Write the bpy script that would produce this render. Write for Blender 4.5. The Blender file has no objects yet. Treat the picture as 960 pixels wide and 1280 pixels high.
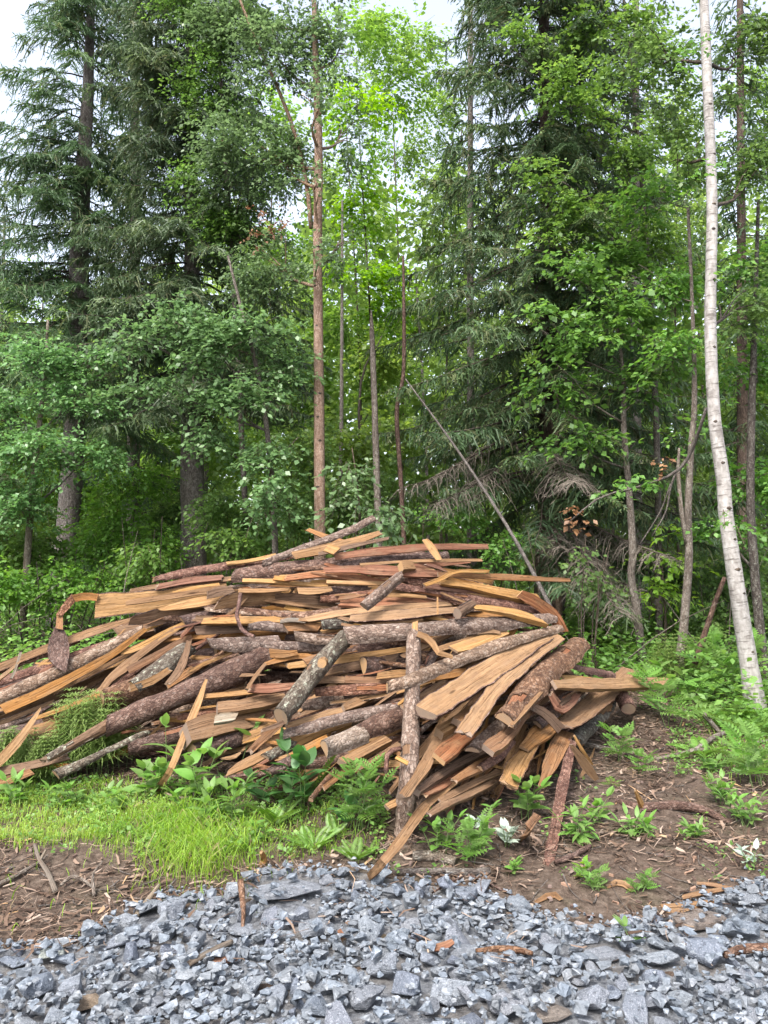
import bpy, bmesh, math, random
import numpy as np
from mathutils import Vector, Matrix

S = bpy.context.scene
C = S.collection
F = 961.0                      # focal length in pixels of a 960 px wide frame
PITCH = math.radians(4.0)
EYE = np.array([0.0, 0.0, 1.6])

# ---------------------------------------------------------------- camera
cd = bpy.data.cameras.new('camera')
cam = bpy.data.objects.new('camera', cd)
C.objects.link(cam)
cam.location = EYE
cam.rotation_euler = (math.radians(90) + PITCH, 0, 0)
cd.sensor_fit = 'HORIZONTAL'
cd.sensor_width = 36.0
cd.lens = 36.0 * F / 960.0
cd.clip_start = 0.05
cd.clip_end = 1500
S.camera = cam
S.render.resolution_x, S.render.resolution_y = 768, 1024

# ---------------------------------------------------------------- daylight
SUN_EL, SUN_AZ = math.radians(55), math.radians(205)   # azimuth from +Y (north) clockwise: behind the camera, a little left
w = bpy.data.worlds.new('World')
S.world = w
w.use_nodes = True
nt = w.node_tree
nt.nodes.clear()
sky = nt.nodes.new('ShaderNodeTexSky')
sky.sky_type = 'NISHITA'
sky.sun_disc = False
sky.sun_elevation = SUN_EL
sky.sun_rotation = SUN_AZ
sky.air_density = 1.0
sky.dust_density = 4.0
sky.ozone_density = 1.0
hs = nt.nodes.new('ShaderNodeHueSaturation')
hs.inputs['Saturation'].default_value = 0.5
bg = nt.nodes.new('ShaderNodeBackground')
bg.inputs['Strength'].default_value = 0.15
wo = nt.nodes.new('ShaderNodeOutputWorld')
nt.links.new(sky.outputs[0], hs.inputs['Color'])
nt.links.new(hs.outputs[0], bg.inputs['Color'])
nt.links.new(bg.outputs[0], wo.inputs['Surface'])

sd = bpy.data.lights.new('sun', 'SUN')
sd.energy = 1.5
sd.angle = math.radians(14)
sd.color = (1.0, 0.96, 0.9)
sun = bpy.data.objects.new('sun', sd)
C.objects.link(sun)
_d = Vector((math.sin(SUN_AZ) * math.cos(SUN_EL), math.cos(SUN_AZ) * math.cos(SUN_EL), math.sin(SUN_EL)))
sun.rotation_euler = _d.to_track_quat('Z', 'Y').to_euler()

S.view_settings.view_transform = 'Standard'
S.view_settings.look = 'None'
S.view_settings.exposure = 1.85
S.view_settings.gamma = 1.0
S.cycles.max_bounces = 10
S.cycles.diffuse_bounces = 5
S.cycles.glossy_bounces = 2
S.cycles.transmission_bounces = 5
S.cycles.use_denoising = True

# ---------------------------------------------------------------- maths helpers
def nrm(v):
    v = np.asarray(v, float)
    return v / np.maximum(np.linalg.norm(v, axis=-1, keepdims=True), 1e-9)

CP, SP = math.cos(PITCH), math.sin(PITCH)

def P(px, py, Y):
    """the point at distance Y (along +Y) seen at pixel (px, py) of the 960 x 1280 frame"""
    dx, dy = (px - 480) / F, (640 - py) / F
    k = Y / (CP - dy * SP)
    return np.array([dx * k, Y, EYE[2] + (SP + dy * CP) * k])

def proj(p):
    p = np.asarray(p, float)
    y, z = p[..., 1], p[..., 2] - EYE[2]
    depth = y * CP + z * SP
    up = -y * SP + z * CP
    return 480 + F * p[..., 0] / depth, 640 - F * up / depth

def _hash(ix, iy, s):
    n = (ix.astype(np.int64) * 374761393 + iy.astype(np.int64) * 668265263 + s * 2147483647) & 0xffffffff
    n = ((n ^ (n >> 13)) * 1274126177) & 0xffffffff
    return ((n ^ (n >> 16)) & 0xffffff) / float(0xffffff)

def vnoise(x, y, s=0):
    x, y = np.asarray(x, float), np.asarray(y, float)
    ix, iy = np.floor(x), np.floor(y)
    fx, fy = x - ix, y - iy
    fx, fy = fx * fx * (3 - 2 * fx), fy * fy * (3 - 2 * fy)
    a, b = _hash(ix, iy, s), _hash(ix + 1, iy, s)
    c, d = _hash(ix, iy + 1, s), _hash(ix + 1, iy + 1, s)
    return (a + (b - a) * fx) * (1 - fy) + (c + (d - c) * fx) * fy - 0.5

def sm(a, b, x):
    t = np.clip((np.asarray(x, float) - a) / (b - a), 0, 1)
    return t * t * (3 - 2 * t)

def h(x, y):
    """height of the ground"""
    x, y = np.asarray(x, float), np.asarray(y, float)
    z = 0.07 * sm(3.5, 4.4, y) + 0.05 * np.clip(y - 4.5, 0, 14) + 0.02 * np.clip(y - 18.5, 0, 60)
    z = z + 0.10 * vnoise(x * 0.7, y * 0.7, 1) * sm(3.6, 5.5, y) + 0.035 * vnoise(x * 2.6, y * 2.6, 2) * sm(3.4, 4.2, y)
    z = z + 0.02 * vnoise(x * 7, y * 7, 3) + 0.012 * vnoise(x * 17, y * 17, 4) + 0.022 * vnoise(x * 9.3, y * 9.3, 6) * sm(3.5, 4.2, y)
    z = z + 0.16 * np.exp(-((x - 2.35) ** 2 / 0.12 + (y - 7.0) ** 2 / 0.25))     # mound of roots beside the pile
    z = z - 0.04 * np.exp(-((x + 1.6) ** 2 / 0.25 + (y - 3.85) ** 2 / 0.05))
    return z

def G(px, py, lift=0.0):
    """where the ray through a pixel meets the ground"""
    Y = np.arange(2.0, 40, 0.02)
    dx, dy = (px - 480) / F, (640 - py) / F
    k = Y / (CP - dy * SP)
    x, z = dx * k, EYE[2] + (SP + dy * CP) * k
    hit = np.nonzero(z <= h(x, Y) + lift)[0]
    i = hit[0] if len(hit) else len(Y) - 1
    return np.array([x[i], Y[i], h(x[i], Y[i]) + lift])

# ---------------------------------------------------------------- object helpers
def mat_list(me, mats):
    for m in (mats if isinstance(mats, (list, tuple)) else [mats]):
        me.materials.append(m)

def link(name, me, parent=None, loc=None):
    o = bpy.data.objects.new(name, me)
    C.objects.link(o)
    if parent is not None:
        o.parent = parent
    if loc is not None:
        o.location = [float(t) for t in loc]
    return o

def tag(o, label=None, cat=None, group=None, kind=None):
    if label: o['label'] = label
    if cat: o['category'] = cat
    if group: o['group'] = group
    if kind: o['kind'] = kind
    return o

def empty(name, loc):
    return link(name, None, None, loc)

def mesh(name, V, faces, mats, mi=None, smooth=False, gc=None, rnd=None):
    me = bpy.data.meshes.new(name)
    me.from_pydata([tuple(map(float, v)) for v in V], [], [tuple(map(int, f)) for f in faces])
    mat_list(me, mats)
    if mi is not None:
        me.polygons.foreach_set('material_index', np.asarray(mi, dtype=np.int32))
    if smooth:
        me.polygons.foreach_set('use_smooth', np.ones(len(me.polygons), dtype=bool))
    if gc is not None:
        a = me.attributes.new('gc', 'FLOAT_VECTOR', 'POINT')
        a.data.foreach_set('vector', np.asarray(gc, dtype=np.float32).ravel())
    if rnd is not None:
        a = me.attributes.new('rnd', 'FLOAT', 'FACE')
        a.data.foreach_set('value', np.asarray(rnd, dtype=np.float32))
    me.update()
    return me

def quads(name, V, mat, rnd=None, smooth=False):
    """a mesh of loose quads: V is (n, 4, 3)"""
    V = np.asarray(V, dtype=np.float32)
    n = len(V)
    me = bpy.data.meshes.new(name)
    me.vertices.add(n * 4)
    me.vertices.foreach_set('co', V.reshape(-1))
    me.loops.add(n * 4)
    me.loops.foreach_set('vertex_index', np.arange(n * 4, dtype=np.int32))
    me.polygons.add(n)
    me.polygons.foreach_set('loop_start', np.arange(0, n * 4, 4, dtype=np.int32))
    me.polygons.foreach_set('loop_total', np.full(n, 4, dtype=np.int32))
    if smooth:
        me.polygons.foreach_set('use_smooth', np.ones(n, dtype=bool))
    mat_list(me, mat)
    if rnd is not None:
        a = me.attributes.new('rnd', 'FLOAT', 'FACE')
        a.data.foreach_set('value', np.asarray(rnd, dtype=np.float32))
    me.update(calc_edges=True)
    me.validate()
    return me

class Tubes:
    """collects tapered tubes along polylines into one mesh, with a (length, angle) coordinate for bark"""
    def __init__(s):
        s.V, s.Fc, s.gc = [], [], []
    def add(s, pts, rad, n=6, close=True, wob=0.0, rng=random):
        pts = np.asarray(pts, float)
        k = len(pts)
        t = np.gradient(pts, axis=0)
        t = nrm(t)
        ref = np.array([0.0, 0.0, 1.0]) if abs(t[0][2]) < 0.8 else np.array([1.0, 0.0, 0.0])
        b0 = len(s.V)
        L, off = 0.0, rng.random() * 40
        for i in range(k):
            u = nrm(np.cross(t[i], ref))
            v = np.cross(t[i], u)
            if i:
                L += np.linalg.norm(pts[i] - pts[i - 1])
            for j in range(n):
                a = 2 * math.pi * j / n
                r = rad[i] * (1 + wob * (rng.random() - 0.5))
                s.V.append(pts[i] + r * (math.cos(a) * u + math.sin(a) * v))
                s.gc.append((off + L, math.cos(a) * rad[i], math.sin(a) * rad[i]))
        for i in range(k - 1):
            for j in range(n):
                a, c = b0 + i * n + j, b0 + i * n + (j + 1) % n
                s.Fc.append((a, c, c + n, a + n))
        if close:
            s.Fc.append(tuple(b0 + j for j in range(n))[::-1])
            s.Fc.append(tuple(b0 + (k - 1) * n + j for j in range(n)))
        return s
    def mesh(s, name, mat, org=(0, 0, 0), smooth=True):
        return mesh(name, np.asarray(s.V) - np.asarray(org), s.Fc, mat, smooth=smooth, gc=s.gc)

def spline(pts, n):
    """Catmull-Rom through rows of numbers, n samples spread by index"""
    p = np.asarray(pts, float)
    if len(p) == 2:
        t = np.linspace(0, 1, n)[:, None]
        return p[0] * (1 - t) + p[1] * t
    q = np.vstack([2 * p[0] - p[1], p, 2 * p[-1] - p[-2]])
    out = []
    for u in np.linspace(0, len(p) - 1 - 1e-6, n):
        i = int(u); t = u - i
        a, b, c, d = q[i], q[i + 1], q[i + 2], q[i + 3]
        out.append(0.5 * (2 * b + (c - a) * t + (2 * a - 5 * b + 4 * c - d) * t * t + (3 * b - a - 3 * c + d) * t ** 3))
    return np.array(out)

def where(px, py, marks):
    """how a thing lies to the nearest landmark, in words"""
    mx, my, nm = min(marks, key=lambda q: (q[0] - px) ** 2 + (q[1] - py) ** 2)
    dx, dy = px - mx, py - my
    d = math.hypot(dx, dy)
    k = int(((math.degrees(math.atan2(-dy, dx)) + 22.5) % 360) // 45)
    w_ = ['right of', 'to the upper right of', 'above', 'to the upper left of', 'left of', 'to the lower left of', 'below', 'to the lower right of'][k]
    return ('close ' if d < 26 else ('' if d < 48 else 'well ')) + w_ + ' ' + nm

# ---------------------------------------------------------------- materials
class N:
    def __init__(s, name):
        s.m = bpy.data.materials.new(name)
        s.m.use_nodes = True
        s.t = s.m.node_tree
        s.t.nodes.clear()
        s.out = s.t.nodes.new('ShaderNodeOutputMaterial')
    def n(s, typ, **kw):
        x = s.t.nodes.new('ShaderNode' + typ)
        for k, v in kw.items():
            setattr(x, k, v)
        return x
    def l(s, a, b):
        s.t.links.new(a, b)
    def val(s, sock, v):
        if hasattr(v, 'is_output'):
            s.l(v, sock)
        else:
            sock.default_value = v
    def attr(s, name, out='Vector'):
        return s.n('Attribute', attribute_name=name).outputs[out]
    def scale(s, vec, sc, loc=(0, 0, 0)):
        m = s.n('Mapping')
        s.l(vec, m.inputs['Vector'])
        m.inputs['Scale'].default_value = sc
        m.inputs['Location'].default_value = loc
        return m.outputs[0]
    def noise(s, vec, sc=1, det=3, rough=0.55, dist=0.0):
        x = s.n('TexNoise')
        s.l(vec, x.inputs['Vector'])
        x.inputs['Scale'].default_value = sc
        x.inputs['Detail'].default_value = det
        x.inputs['Roughness'].default_value = rough
        x.inputs['Distortion'].default_value = dist
        return x.outputs['Fac']
    def voro(s, vec, sc=1, feat='DISTANCE_TO_EDGE', rnd=1.0):
        x = s.n('TexVoronoi', feature=feat)
        s.l(vec, x.inputs['Vector'])
        x.inputs['Scale'].default_value = sc
        x.inputs['Randomness'].default_value = rnd
        return x.outputs['Distance']
    def ramp(s, fac, stops, interp='LINEAR'):
        r = s.n('ValToRGB')
        s.l(fac, r.inputs[0])
        e = r.color_ramp.elements
        r.color_ramp.interpolation = interp
        while len(e) < len(stops):
            e.new(0.5)
        for k, (p, c) in enumerate(stops):
            e[k].position = p
            e[k].color = (*c, 1) if len(c) == 3 else c
        return r.outputs[0]
    def mix(s, f, a, b, mode='MIX'):
        x = s.n('Mix', data_type='RGBA', blend_type=mode)
        s.val(x.inputs[0], f)
        s.val(x.inputs[6], a if hasattr(a, 'is_output') else (*a, 1))
        s.val(x.inputs[7], b if hasattr(b, 'is_output') else (*b, 1))
        return x.outputs[2]
    def math(s, op, a, b=0.0, clamp=False):
        x = s.n('Math', operation=op, use_clamp=clamp)
        s.val(x.inputs[0], a)
        s.val(x.inputs[1], b)
        return x.outputs[0]
    def hsv(s, col, hue=0.5, sat=1.0, v=1.0):
        x = s.n('HueSaturation')
        s.val(x.inputs['Hue'], hue); s.val(x.inputs['Saturation'], sat); s.val(x.inputs['Value'], v)
        s.l(col, x.inputs['Color'])
        return x.outputs[0]
    def objrnd(s, lo, hi):
        r = s.n('ObjectInfo').outputs['Random']
        m = s.n('MapRange')
        s.l(r, m.inputs[0])
        m.inputs[3].default_value, m.inputs[4].default_value = lo, hi
        return m.outputs[0]
    def bump(s, height, strength=0.5, dist=0.01):
        b = s.n('Bump')
        b.inputs['Strength'].default_value = strength
        b.inputs['Distance'].default_value = dist
        s.l(height, b.inputs['Height'])
        return b.outputs[0]
    def surf(s, col, rough=0.8, normal=None, spec=0.3):
        p = s.n('BsdfPrincipled')
        s.val(p.inputs['Base Color'], col if hasattr(col, 'is_output') else (*col, 1))
        s.val(p.inputs['Roughness'], rough)
        p.inputs['Specular IOR Level'].default_value = spec
        if normal is not None:
            s.l(normal, p.inputs['Normal'])
        s.l(p.outputs[0], s.out.inputs['Surface'])
        return s.m

def leaf_mat(name, stops, trans=0.35, rough=0.45, spec=0.4, tcol=1.9):
    m = N(name)
    r = m.attr('rnd', 'Fac')
    col = m.ramp(r, stops)
    col = m.hsv(col, m.objrnd(0.482, 0.5), m.objrnd(0.95, 1.1), m.objrnd(0.9, 1.15))
    p = m.n('BsdfPrincipled')
    m.l(col, p.inputs['Base Color'])
    p.inputs['Roughness'].default_value = rough
    p.inputs['Specular IOR Level'].default_value = spec
    t = m.n('BsdfTranslucent')
    tc = m.hsv(col, 0.485, 1.1, tcol)
    m.l(tc, t.inputs['Color'])
    x = m.n('MixShader')
    x.inputs[0].default_value = trans
    m.l(p.outputs[0], x.inputs[1]); m.l(t.outputs[0], x.inputs[2])
    m.l(x.outputs[0], m.out.inputs['Surface'])
    return m.m

def wood_mat(name, c1, c2, c3, stain=0.35):
    m = N(name)
    g = m.attr('gc')
    grain = m.noise(m.scale(g, (3.5, 110, 110)), 1, 5, 0.65)
    ringy = m.noise(m.scale(g, (0.9, 30, 30)), 1, 2, 0.5, 0.6)
    blot = m.noise(m.scale(g, (6, 16, 16)), 1, 5, 0.6)
    dirt = m.noise(m.scale(g, (22, 60, 60), (4, 1, 2)), 1, 4, 0.65)
    col = m.ramp(grain, [(0.28, c2), (0.5, c1), (0.72, c3)])
    col = m.mix(m.math('MULTIPLY', m.ramp(ringy, [(0.45, (0, 0, 0)), (0.6, (1, 1, 1))]), 0.5), col, c2)
    dark = tuple(t * 0.42 for t in c2)
    grey = (0.18, 0.118, 0.072)
    col = m.mix(m.math('MULTIPLY', m.ramp(blot, [(0.47, (0, 0, 0)), (0.68, (1, 1, 1))]), stain + 0.15), col, grey)
    col = m.mix(m.math('MULTIPLY', m.ramp(dirt, [(0.55, (0, 0, 0)), (0.68, (1, 1, 1))]), stain + 0.25), col, dark)
    crack = m.noise(m.scale(g, (2.2, 210, 210), (9, 4, 7)), 1, 2, 0.5)
    col = m.mix(m.math('MULTIPLY', m.ramp(crack, [(0.34, (1, 1, 1)), (0.40, (0, 0, 0))]), 0.7), col, dark)
    knot = m.voro(m.scale(g, (2.2, 9, 9)), 1, 'F1')
    col = m.mix(m.ramp(knot, [(0.05, (1, 1, 1)), (0.13, (0, 0, 0))]), col, tuple(t * 0.5 for t in c2))
    col = m.hsv(col, m.objrnd(0.494, 0.503), m.objrnd(0.86, 1.1), m.objrnd(0.66, 1.1))
    return m.surf(col, 0.8, m.bump(m.math('ADD', grain, m.math('ADD', m.math('MULTIPLY', dirt, 0.6), m.ramp(crack, [(0.32, (0, 0, 0)), (0.42, (1, 1, 1))]))), 0.6, 0.007), 0.12)

def bark_mat(name, c1, c2, c3, lichen=(0.36, 0.37, 0.33), la=0.5, sc=1.0):
    m = N(name)
    g = m.attr('gc')
    nz = m.n('TexNoise'); m.l(m.scale(g, (30, 40, 40)), nz.inputs['Vector']); nz.inputs['Scale'].default_value = 1; nz.inputs['Detail'].default_value = 3
    off = m.n('VectorMath', operation='MULTIPLY_ADD')
    m.l(nz.outputs['Color'], off.inputs[0]); off.inputs[1].default_value = (1.3, 1.3, 1.3)
    m.l(m.scale(g, (38 * sc, 66 * sc, 66 * sc)), off.inputs[2])
    v = m.voro(off.outputs[0], 1)
    cell = m.n('TexVoronoi', feature='F1'); m.l(off.outputs[0], cell.inputs['Vector']); cell.inputs['Scale'].default_value = 1
    cs = m.n('SeparateXYZ'); m.l(cell.outputs['Color'], cs.inputs[0])
    plates = m.noise(m.scale(g, (16 * sc, 26 * sc, 26 * sc)), 1, 6, 0.7)
    big = m.noise(m.scale(g, (3.5, 8, 8)), 1, 4, 0.6)
    fine = m.noise(m.scale(g, (120, 150, 150)), 1, 3, 0.6)
    tone = m.math('ADD', m.math('MULTIPLY', cs.outputs[0], 0.35), m.math('MULTIPLY', plates, 0.65))
    col = m.ramp(tone, [(0.3, c2), (0.5, c1), (0.68, c3)])
    col = m.mix(m.math('MULTIPLY', m.ramp(v, [(0.0, (1, 1, 1)), (0.12, (0, 0, 0))]), 0.6), col, tuple(t * 0.4 for t in c2))
    col = m.mix(m.math('MULTIPLY', m.ramp(big, [(0.42, (0, 0, 0)), (0.68, (1, 1, 1))]), 0.6), col, tuple(t * 0.62 for t in c2))
    col = m.mix(m.math('MULTIPLY', m.ramp(fine, [(0.55, (0, 0, 0)), (0.7, (1, 1, 1))]), 0.4), col, c3)
    spots = m.ramp(m.noise(m.scale(g, (30, 40, 40), (7, 3, 1)), 1, 4, 0.65), [(0.58, (0, 0, 0)), (0.66, (1, 1, 1))])
    col = m.mix(m.math('MULTIPLY', spots, la), col, lichen)
    col = m.hsv(col, m.objrnd(0.49, 0.51), m.objrnd(0.75, 1.15), m.objrnd(0.8, 1.25))
    hgt = m.math('ADD', m.math('MULTIPLY', m.ramp(v, [(0, (0, 0, 0)), (0.2, (1, 1, 1))]), 0.35), m.math('ADD', plates, m.math('MULTIPLY', fine, 0.35)))
    return m.surf(col, 0.85, m.bump(hgt, 0.9, 0.012), 0.2)

M = {}
M['pale'] = wood_mat('pale_wood', (0.325, 0.19, 0.082), (0.23, 0.122, 0.048), (0.40, 0.255, 0.125), 0.25)
M['tan'] = wood_mat('tan_wood', (0.255, 0.145, 0.065), (0.165, 0.086, 0.036), (0.34, 0.21, 0.105), 0.35)
M['orange'] = wood_mat('orange_wood', (0.245, 0.122, 0.048), (0.155, 0.07, 0.026), (0.33, 0.185, 0.082), 0.4)
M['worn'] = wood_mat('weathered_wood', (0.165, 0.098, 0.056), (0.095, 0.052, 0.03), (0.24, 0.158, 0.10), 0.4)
M['greyw'] = wood_mat('grey_wood', (0.22, 0.185, 0.145), (0.135, 0.108, 0.08), (0.30, 0.265, 0.22), 0.35)
M['fibre'] = wood_mat('red_bast', (0.195, 0.088, 0.05), (0.11, 0.045, 0.026), (0.28, 0.145, 0.09), 0.4)
M['brown'] = bark_mat('brown_bark', (0.12, 0.064, 0.043), (0.054, 0.028, 0.02), (0.215, 0.135, 0.10), la=0.35, lichen=(0.27, 0.22, 0.19))
M['grey'] = bark_mat('grey_bark', (0.165, 0.112, 0.086), (0.075, 0.047, 0.036), (0.27, 0.205, 0.168), la=0.35, lichen=(0.31, 0.275, 0.24))
M['red'] = bark_mat('red_bark', (0.155, 0.07, 0.044), (0.075, 0.032, 0.021), (0.25, 0.135, 0.092), la=0.3, lichen=(0.29, 0.2, 0.15))
M['lichen'] = bark_mat('lichen_bark', (0.10, 0.078, 0.06), (0.045, 0.032, 0.025), (0.185, 0.165, 0.135), lichen=(0.29, 0.30, 0.235), la=0.85)
M['trunk'] = bark_mat('spruce_bark', (0.19, 0.16, 0.142), (0.095, 0.077, 0.067), (0.28, 0.25, 0.23), la=0.4, sc=0.8, lichen=(0.27, 0.27, 0.25))
M['darktrunk'] = bark_mat('dark_spruce_bark', (0.082, 0.058, 0.047), (0.04, 0.028, 0.023), (0.135, 0.098, 0.082), la=0.3, sc=0.8, lichen=(0.22, 0.2, 0.18))
M['pine'] = bark_mat('peeling_red_bark', (0.27, 0.175, 0.128), (0.17, 0.10, 0.068), (0.36, 0.26, 0.205), la=0.6, lichen=(0.33, 0.27, 0.225))
M['thin'] = bark_mat('thin_stem_bark', (0.15, 0.122, 0.1), (0.08, 0.06, 0.048), (0.23, 0.2, 0.17), la=0.6, lichen=(0.3, 0.29, 0.26))
M['twig'] = bark_mat('twig_bark', (0.075, 0.055, 0.042), (0.04, 0.03, 0.023), (0.12, 0.092, 0.072), la=0.2, lichen=(0.2, 0.19, 0.17))
M['deadtwig'] = bark_mat('dead_twig_bark', (0.125, 0.105, 0.09), (0.075, 0.06, 0.05), (0.185, 0.16, 0.14), la=0.3, lichen=(0.27, 0.25, 0.22))

def birch_mat():
    m = N('birch_bark')
    g = m.attr('gc')
    sp = m.n('SeparateXYZ'); m.l(g, sp.inputs[0])
    lent = m.noise(m.scale(g, (70, 9, 9)), 1, 3, 0.6)
    patch = m.noise(m.scale(g, (5, 5, 5)), 1, 4, 0.6)
    fl = m.noise(m.scale(g, (14, 26, 26)), 1, 4)
    col = m.ramp(fl, [(0.3, (0.19, 0.172, 0.156)), (0.5, (0.29, 0.27, 0.252)), (0.7, (0.37, 0.352, 0.334))])
    col = m.mix(m.math('MULTIPLY', m.ramp(lent, [(0.56, (0, 0, 0)), (0.66, (1, 1, 1))]), 0.75), col, (0.06, 0.047, 0.04))
    col = m.mix(m.math('MULTIPLY', m.ramp(patch, [(0.57, (0, 0, 0)), (0.68, (1, 1, 1))]), 0.6), col, (0.075, 0.06, 0.05))
    return m.surf(col, 0.7, m.bump(m.math('ADD', lent, fl), 0.5, 0.008), 0.3)
M['birch'] = birch_mat()

G1 = [(0.0, (0.055, 0.12, 0.032)), (0.5, (0.092, 0.19, 0.048)), (1.0, (0.15, 0.265, 0.075))]
M['leaf'] = leaf_mat('birch_leaf', G1, 0.42)
M['leafcool'] = leaf_mat('cool_leaf', [(0.0, (0.065, 0.13, 0.05)), (0.5, (0.105, 0.195, 0.077)), (1.0, (0.165, 0.27, 0.12))], 0.4, .4, .5)
M['leafbright'] = leaf_mat('bright_leaf', [(0.0, (0.085, 0.18, 0.028)), (0.5, (0.135, 0.255, 0.042)), (1.0, (0.20, 0.33, 0.065))], 0.5)  # yellow-green leaves; ramp raised to paint in the backlit look of the gap
M['leafdark'] = leaf_mat('understory_leaf', [(0.0, (0.07, 0.15, 0.036)), (0.5, (0.11, 0.22, 0.05)), (1.0, (0.165, 0.29, 0.075))], 0.5)
M['leaflight'] = leaf_mat('light_leaf', [(0.0, (0.06, 0.135, 0.03)), (0.5, (0.10, 0.205, 0.045)), (1.0, (0.175, 0.30, 0.07))], 0.42)
M['leaffar'] = leaf_mat('far_leaf', [(0.0, (0.08, 0.165, 0.035)), (0.5, (0.125, 0.235, 0.052)), (1.0, (0.18, 0.30, 0.078))], 0.52)
M['dead_leaf'] = leaf_mat('withered_leaf', [(0.0, (0.10, 0.055, 0.032)), (0.5, (0.17, 0.095, 0.052)), (1.0, (0.24, 0.15, 0.085))], 0.2)
M['needle'] = leaf_mat('spruce_needle', [(0.0, (0.032, 0.062, 0.03)), (0.55, (0.06, 0.108, 0.048)), (1.0, (0.115, 0.185, 0.068))], 0.3, 0.5, 0.35)
M['needleold'] = leaf_mat('old_needle', [(0.0, (0.06, 0.075, 0.038)), (0.5, (0.095, 0.115, 0.055)), (1.0, (0.13, 0.19, 0.07))], 0.28, 0.6, 0.2)
M['grass'] = leaf_mat('grass_blade', [(0.0, (0.10, 0.19, 0.03)), (0.5, (0.165, 0.29, 0.048)), (0.88, (0.25, 0.35, 0.085)), (1.0, (0.28, 0.24, 0.13))], 0.45)
M['herb'] = leaf_mat('herb_leaf', [(0.0, (0.075, 0.16, 0.04)), (0.5, (0.12, 0.235, 0.06)), (1.0, (0.19, 0.32, 0.09))], 0.4)
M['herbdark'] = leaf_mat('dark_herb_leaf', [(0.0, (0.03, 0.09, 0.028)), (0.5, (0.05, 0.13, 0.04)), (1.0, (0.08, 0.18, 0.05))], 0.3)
M['fern'] = leaf_mat('fern_frond', [(0.0, (0.06, 0.135, 0.024)), (0.5, (0.095, 0.19, 0.036)), (1.0, (0.15, 0.25, 0.06))], 0.35)
M['horsetail'] = leaf_mat('horsetail_branch', [(0.0, (0.10, 0.17, 0.045)), (0.5, (0.15, 0.235, 0.07)), (1.0, (0.22, 0.30, 0.11))], 0.4)
M['silver'] = leaf_mat('silver_leaf', [(0.0, (0.25, 0.33, 0.26)), (0.5, (0.33, 0.4, 0.33)), (1.0, (0.4, 0.46, 0.4))], 0.3)
M['stalk'] = N('green_stalk').surf((0.10, 0.15, 0.05), 0.6)

def earth_mat():
    m = N('forest_earth')
    p = m.n('NewGeometry').outputs['Position']
    n1 = m.noise(m.scale(p, (1.3, 1.3, 1.3)), 1, 4)
    n2 = m.noise(m.scale(p, (26, 26, 26)), 1, 5, 0.7)
    n3 = m.noise(m.scale(p, (120, 120, 120)), 1, 3, 0.6)
    col = m.ramp(n2, [(0.32, (0.026, 0.018, 0.013)), (0.48, (0.068, 0.05, 0.038)), (0.7, (0.14, 0.108, 0.085))])
    col = m.mix(m.math('MULTIPLY', m.ramp(n1, [(0.4, (0, 0, 0)), (0.65, (1, 1, 1))]), 0.45), col, (0.07, 0.047, 0.036))
    sp = m.ramp(n3, [(0.55, (0, 0, 0)), (0.7, (1, 1, 1))])
    col = m.mix(m.math('MULTIPLY', sp, 0.45), col, (0.17, 0.12, 0.095))
    moss = m.ramp(m.noise(m.scale(p, (3.1, 3.1, 3.1), (5, 2, 0)), 1, 4), [(0.55, (0, 0, 0)), (0.68, (1, 1, 1))])
    col = m.mix(m.math('MULTIPLY', moss, 0.15), col, (0.06, 0.08, 0.03))
    return m.surf(col, 0.95, m.bump(m.math('ADD', n2, m.math('MULTIPLY', n3, 0.4)), 0.8, 0.02), 0.15)
M['earth'] = earth_mat()

def stone_mat(name, base, dk, lt):
    m = N(name)
    tc = m.n('TexCoord').outputs['Object']
    off = m.n('VectorMath', operation='ADD')
    m.l(tc, off.inputs[0])
    r = m.objrnd(0, 50)
    m.l(r, off.inputs[1])
    p = off.outputs[0]
    sp = m.noise(m.scale(p, (9, 9, 9)), 1, 4, 0.75)
    big = m.noise(m.scale(p, (1.6, 1.6, 2.2)), 1, 3)
    fine = m.noise(m.scale(p, (28, 28, 28)), 1, 2)
    col = m.ramp(sp, [(0.36, dk), (0.47, base), (0.57, base), (0.68, lt)])
    col = m.mix(m.math('MULTIPLY', m.ramp(big, [(0.4, (0, 0, 0)), (0.7, (1, 1, 1))]), 0.35), col, dk)
    col = m.mix(m.math('MULTIPLY', m.ramp(fine, [(0.56, (0, 0, 0)), (0.66, (1, 1, 1))]), 0.6), col, lt)
    isl = m.n('NewGeometry').outputs['Random Per Island']
    mr = m.n('MapRange'); m.l(isl, mr.inputs[0]); mr.inputs[3].default_value, mr.inputs[4].default_value = 0.88, 1.1
    ms = m.n('MapRange'); m.l(m.math('FRACT', m.math('MULTIPLY', isl, 37.3)), ms.inputs[0]); ms.inputs[3].default_value, ms.inputs[4].default_value = 0.5, 1.0
    col = m.hsv(col, m.objrnd(0.48, 0.508), ms.outputs[0], mr.outputs[0])
    return m.surf(col, 0.8, m.bump(m.math('ADD', sp, fine), 0.45, 0.05), 0.2)
M['stone'] = stone_mat('blue_grey_granite', (0.132, 0.15, 0.185), (0.058, 0.066, 0.083), (0.265, 0.285, 0.33))
M['stonegreen'] = stone_mat('greenish_granite', (0.24, 0.265, 0.245), (0.13, 0.145, 0.13), (0.34, 0.36, 0.34))
M['stonebrown'] = stone_mat('brown_stone', (0.15, 0.11, 0.08), (0.075, 0.055, 0.04), (0.22, 0.18, 0.14))
M['stonerust'] = stone_mat('rust_stone', (0.24, 0.10, 0.038), (0.13, 0.05, 0.02), (0.3, 0.16, 0.08))
M['stonepale'] = stone_mat('pale_pinkish_stone', (0.32, 0.25, 0.195), (0.2, 0.14, 0.10), (0.4, 0.34, 0.28))

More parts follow.
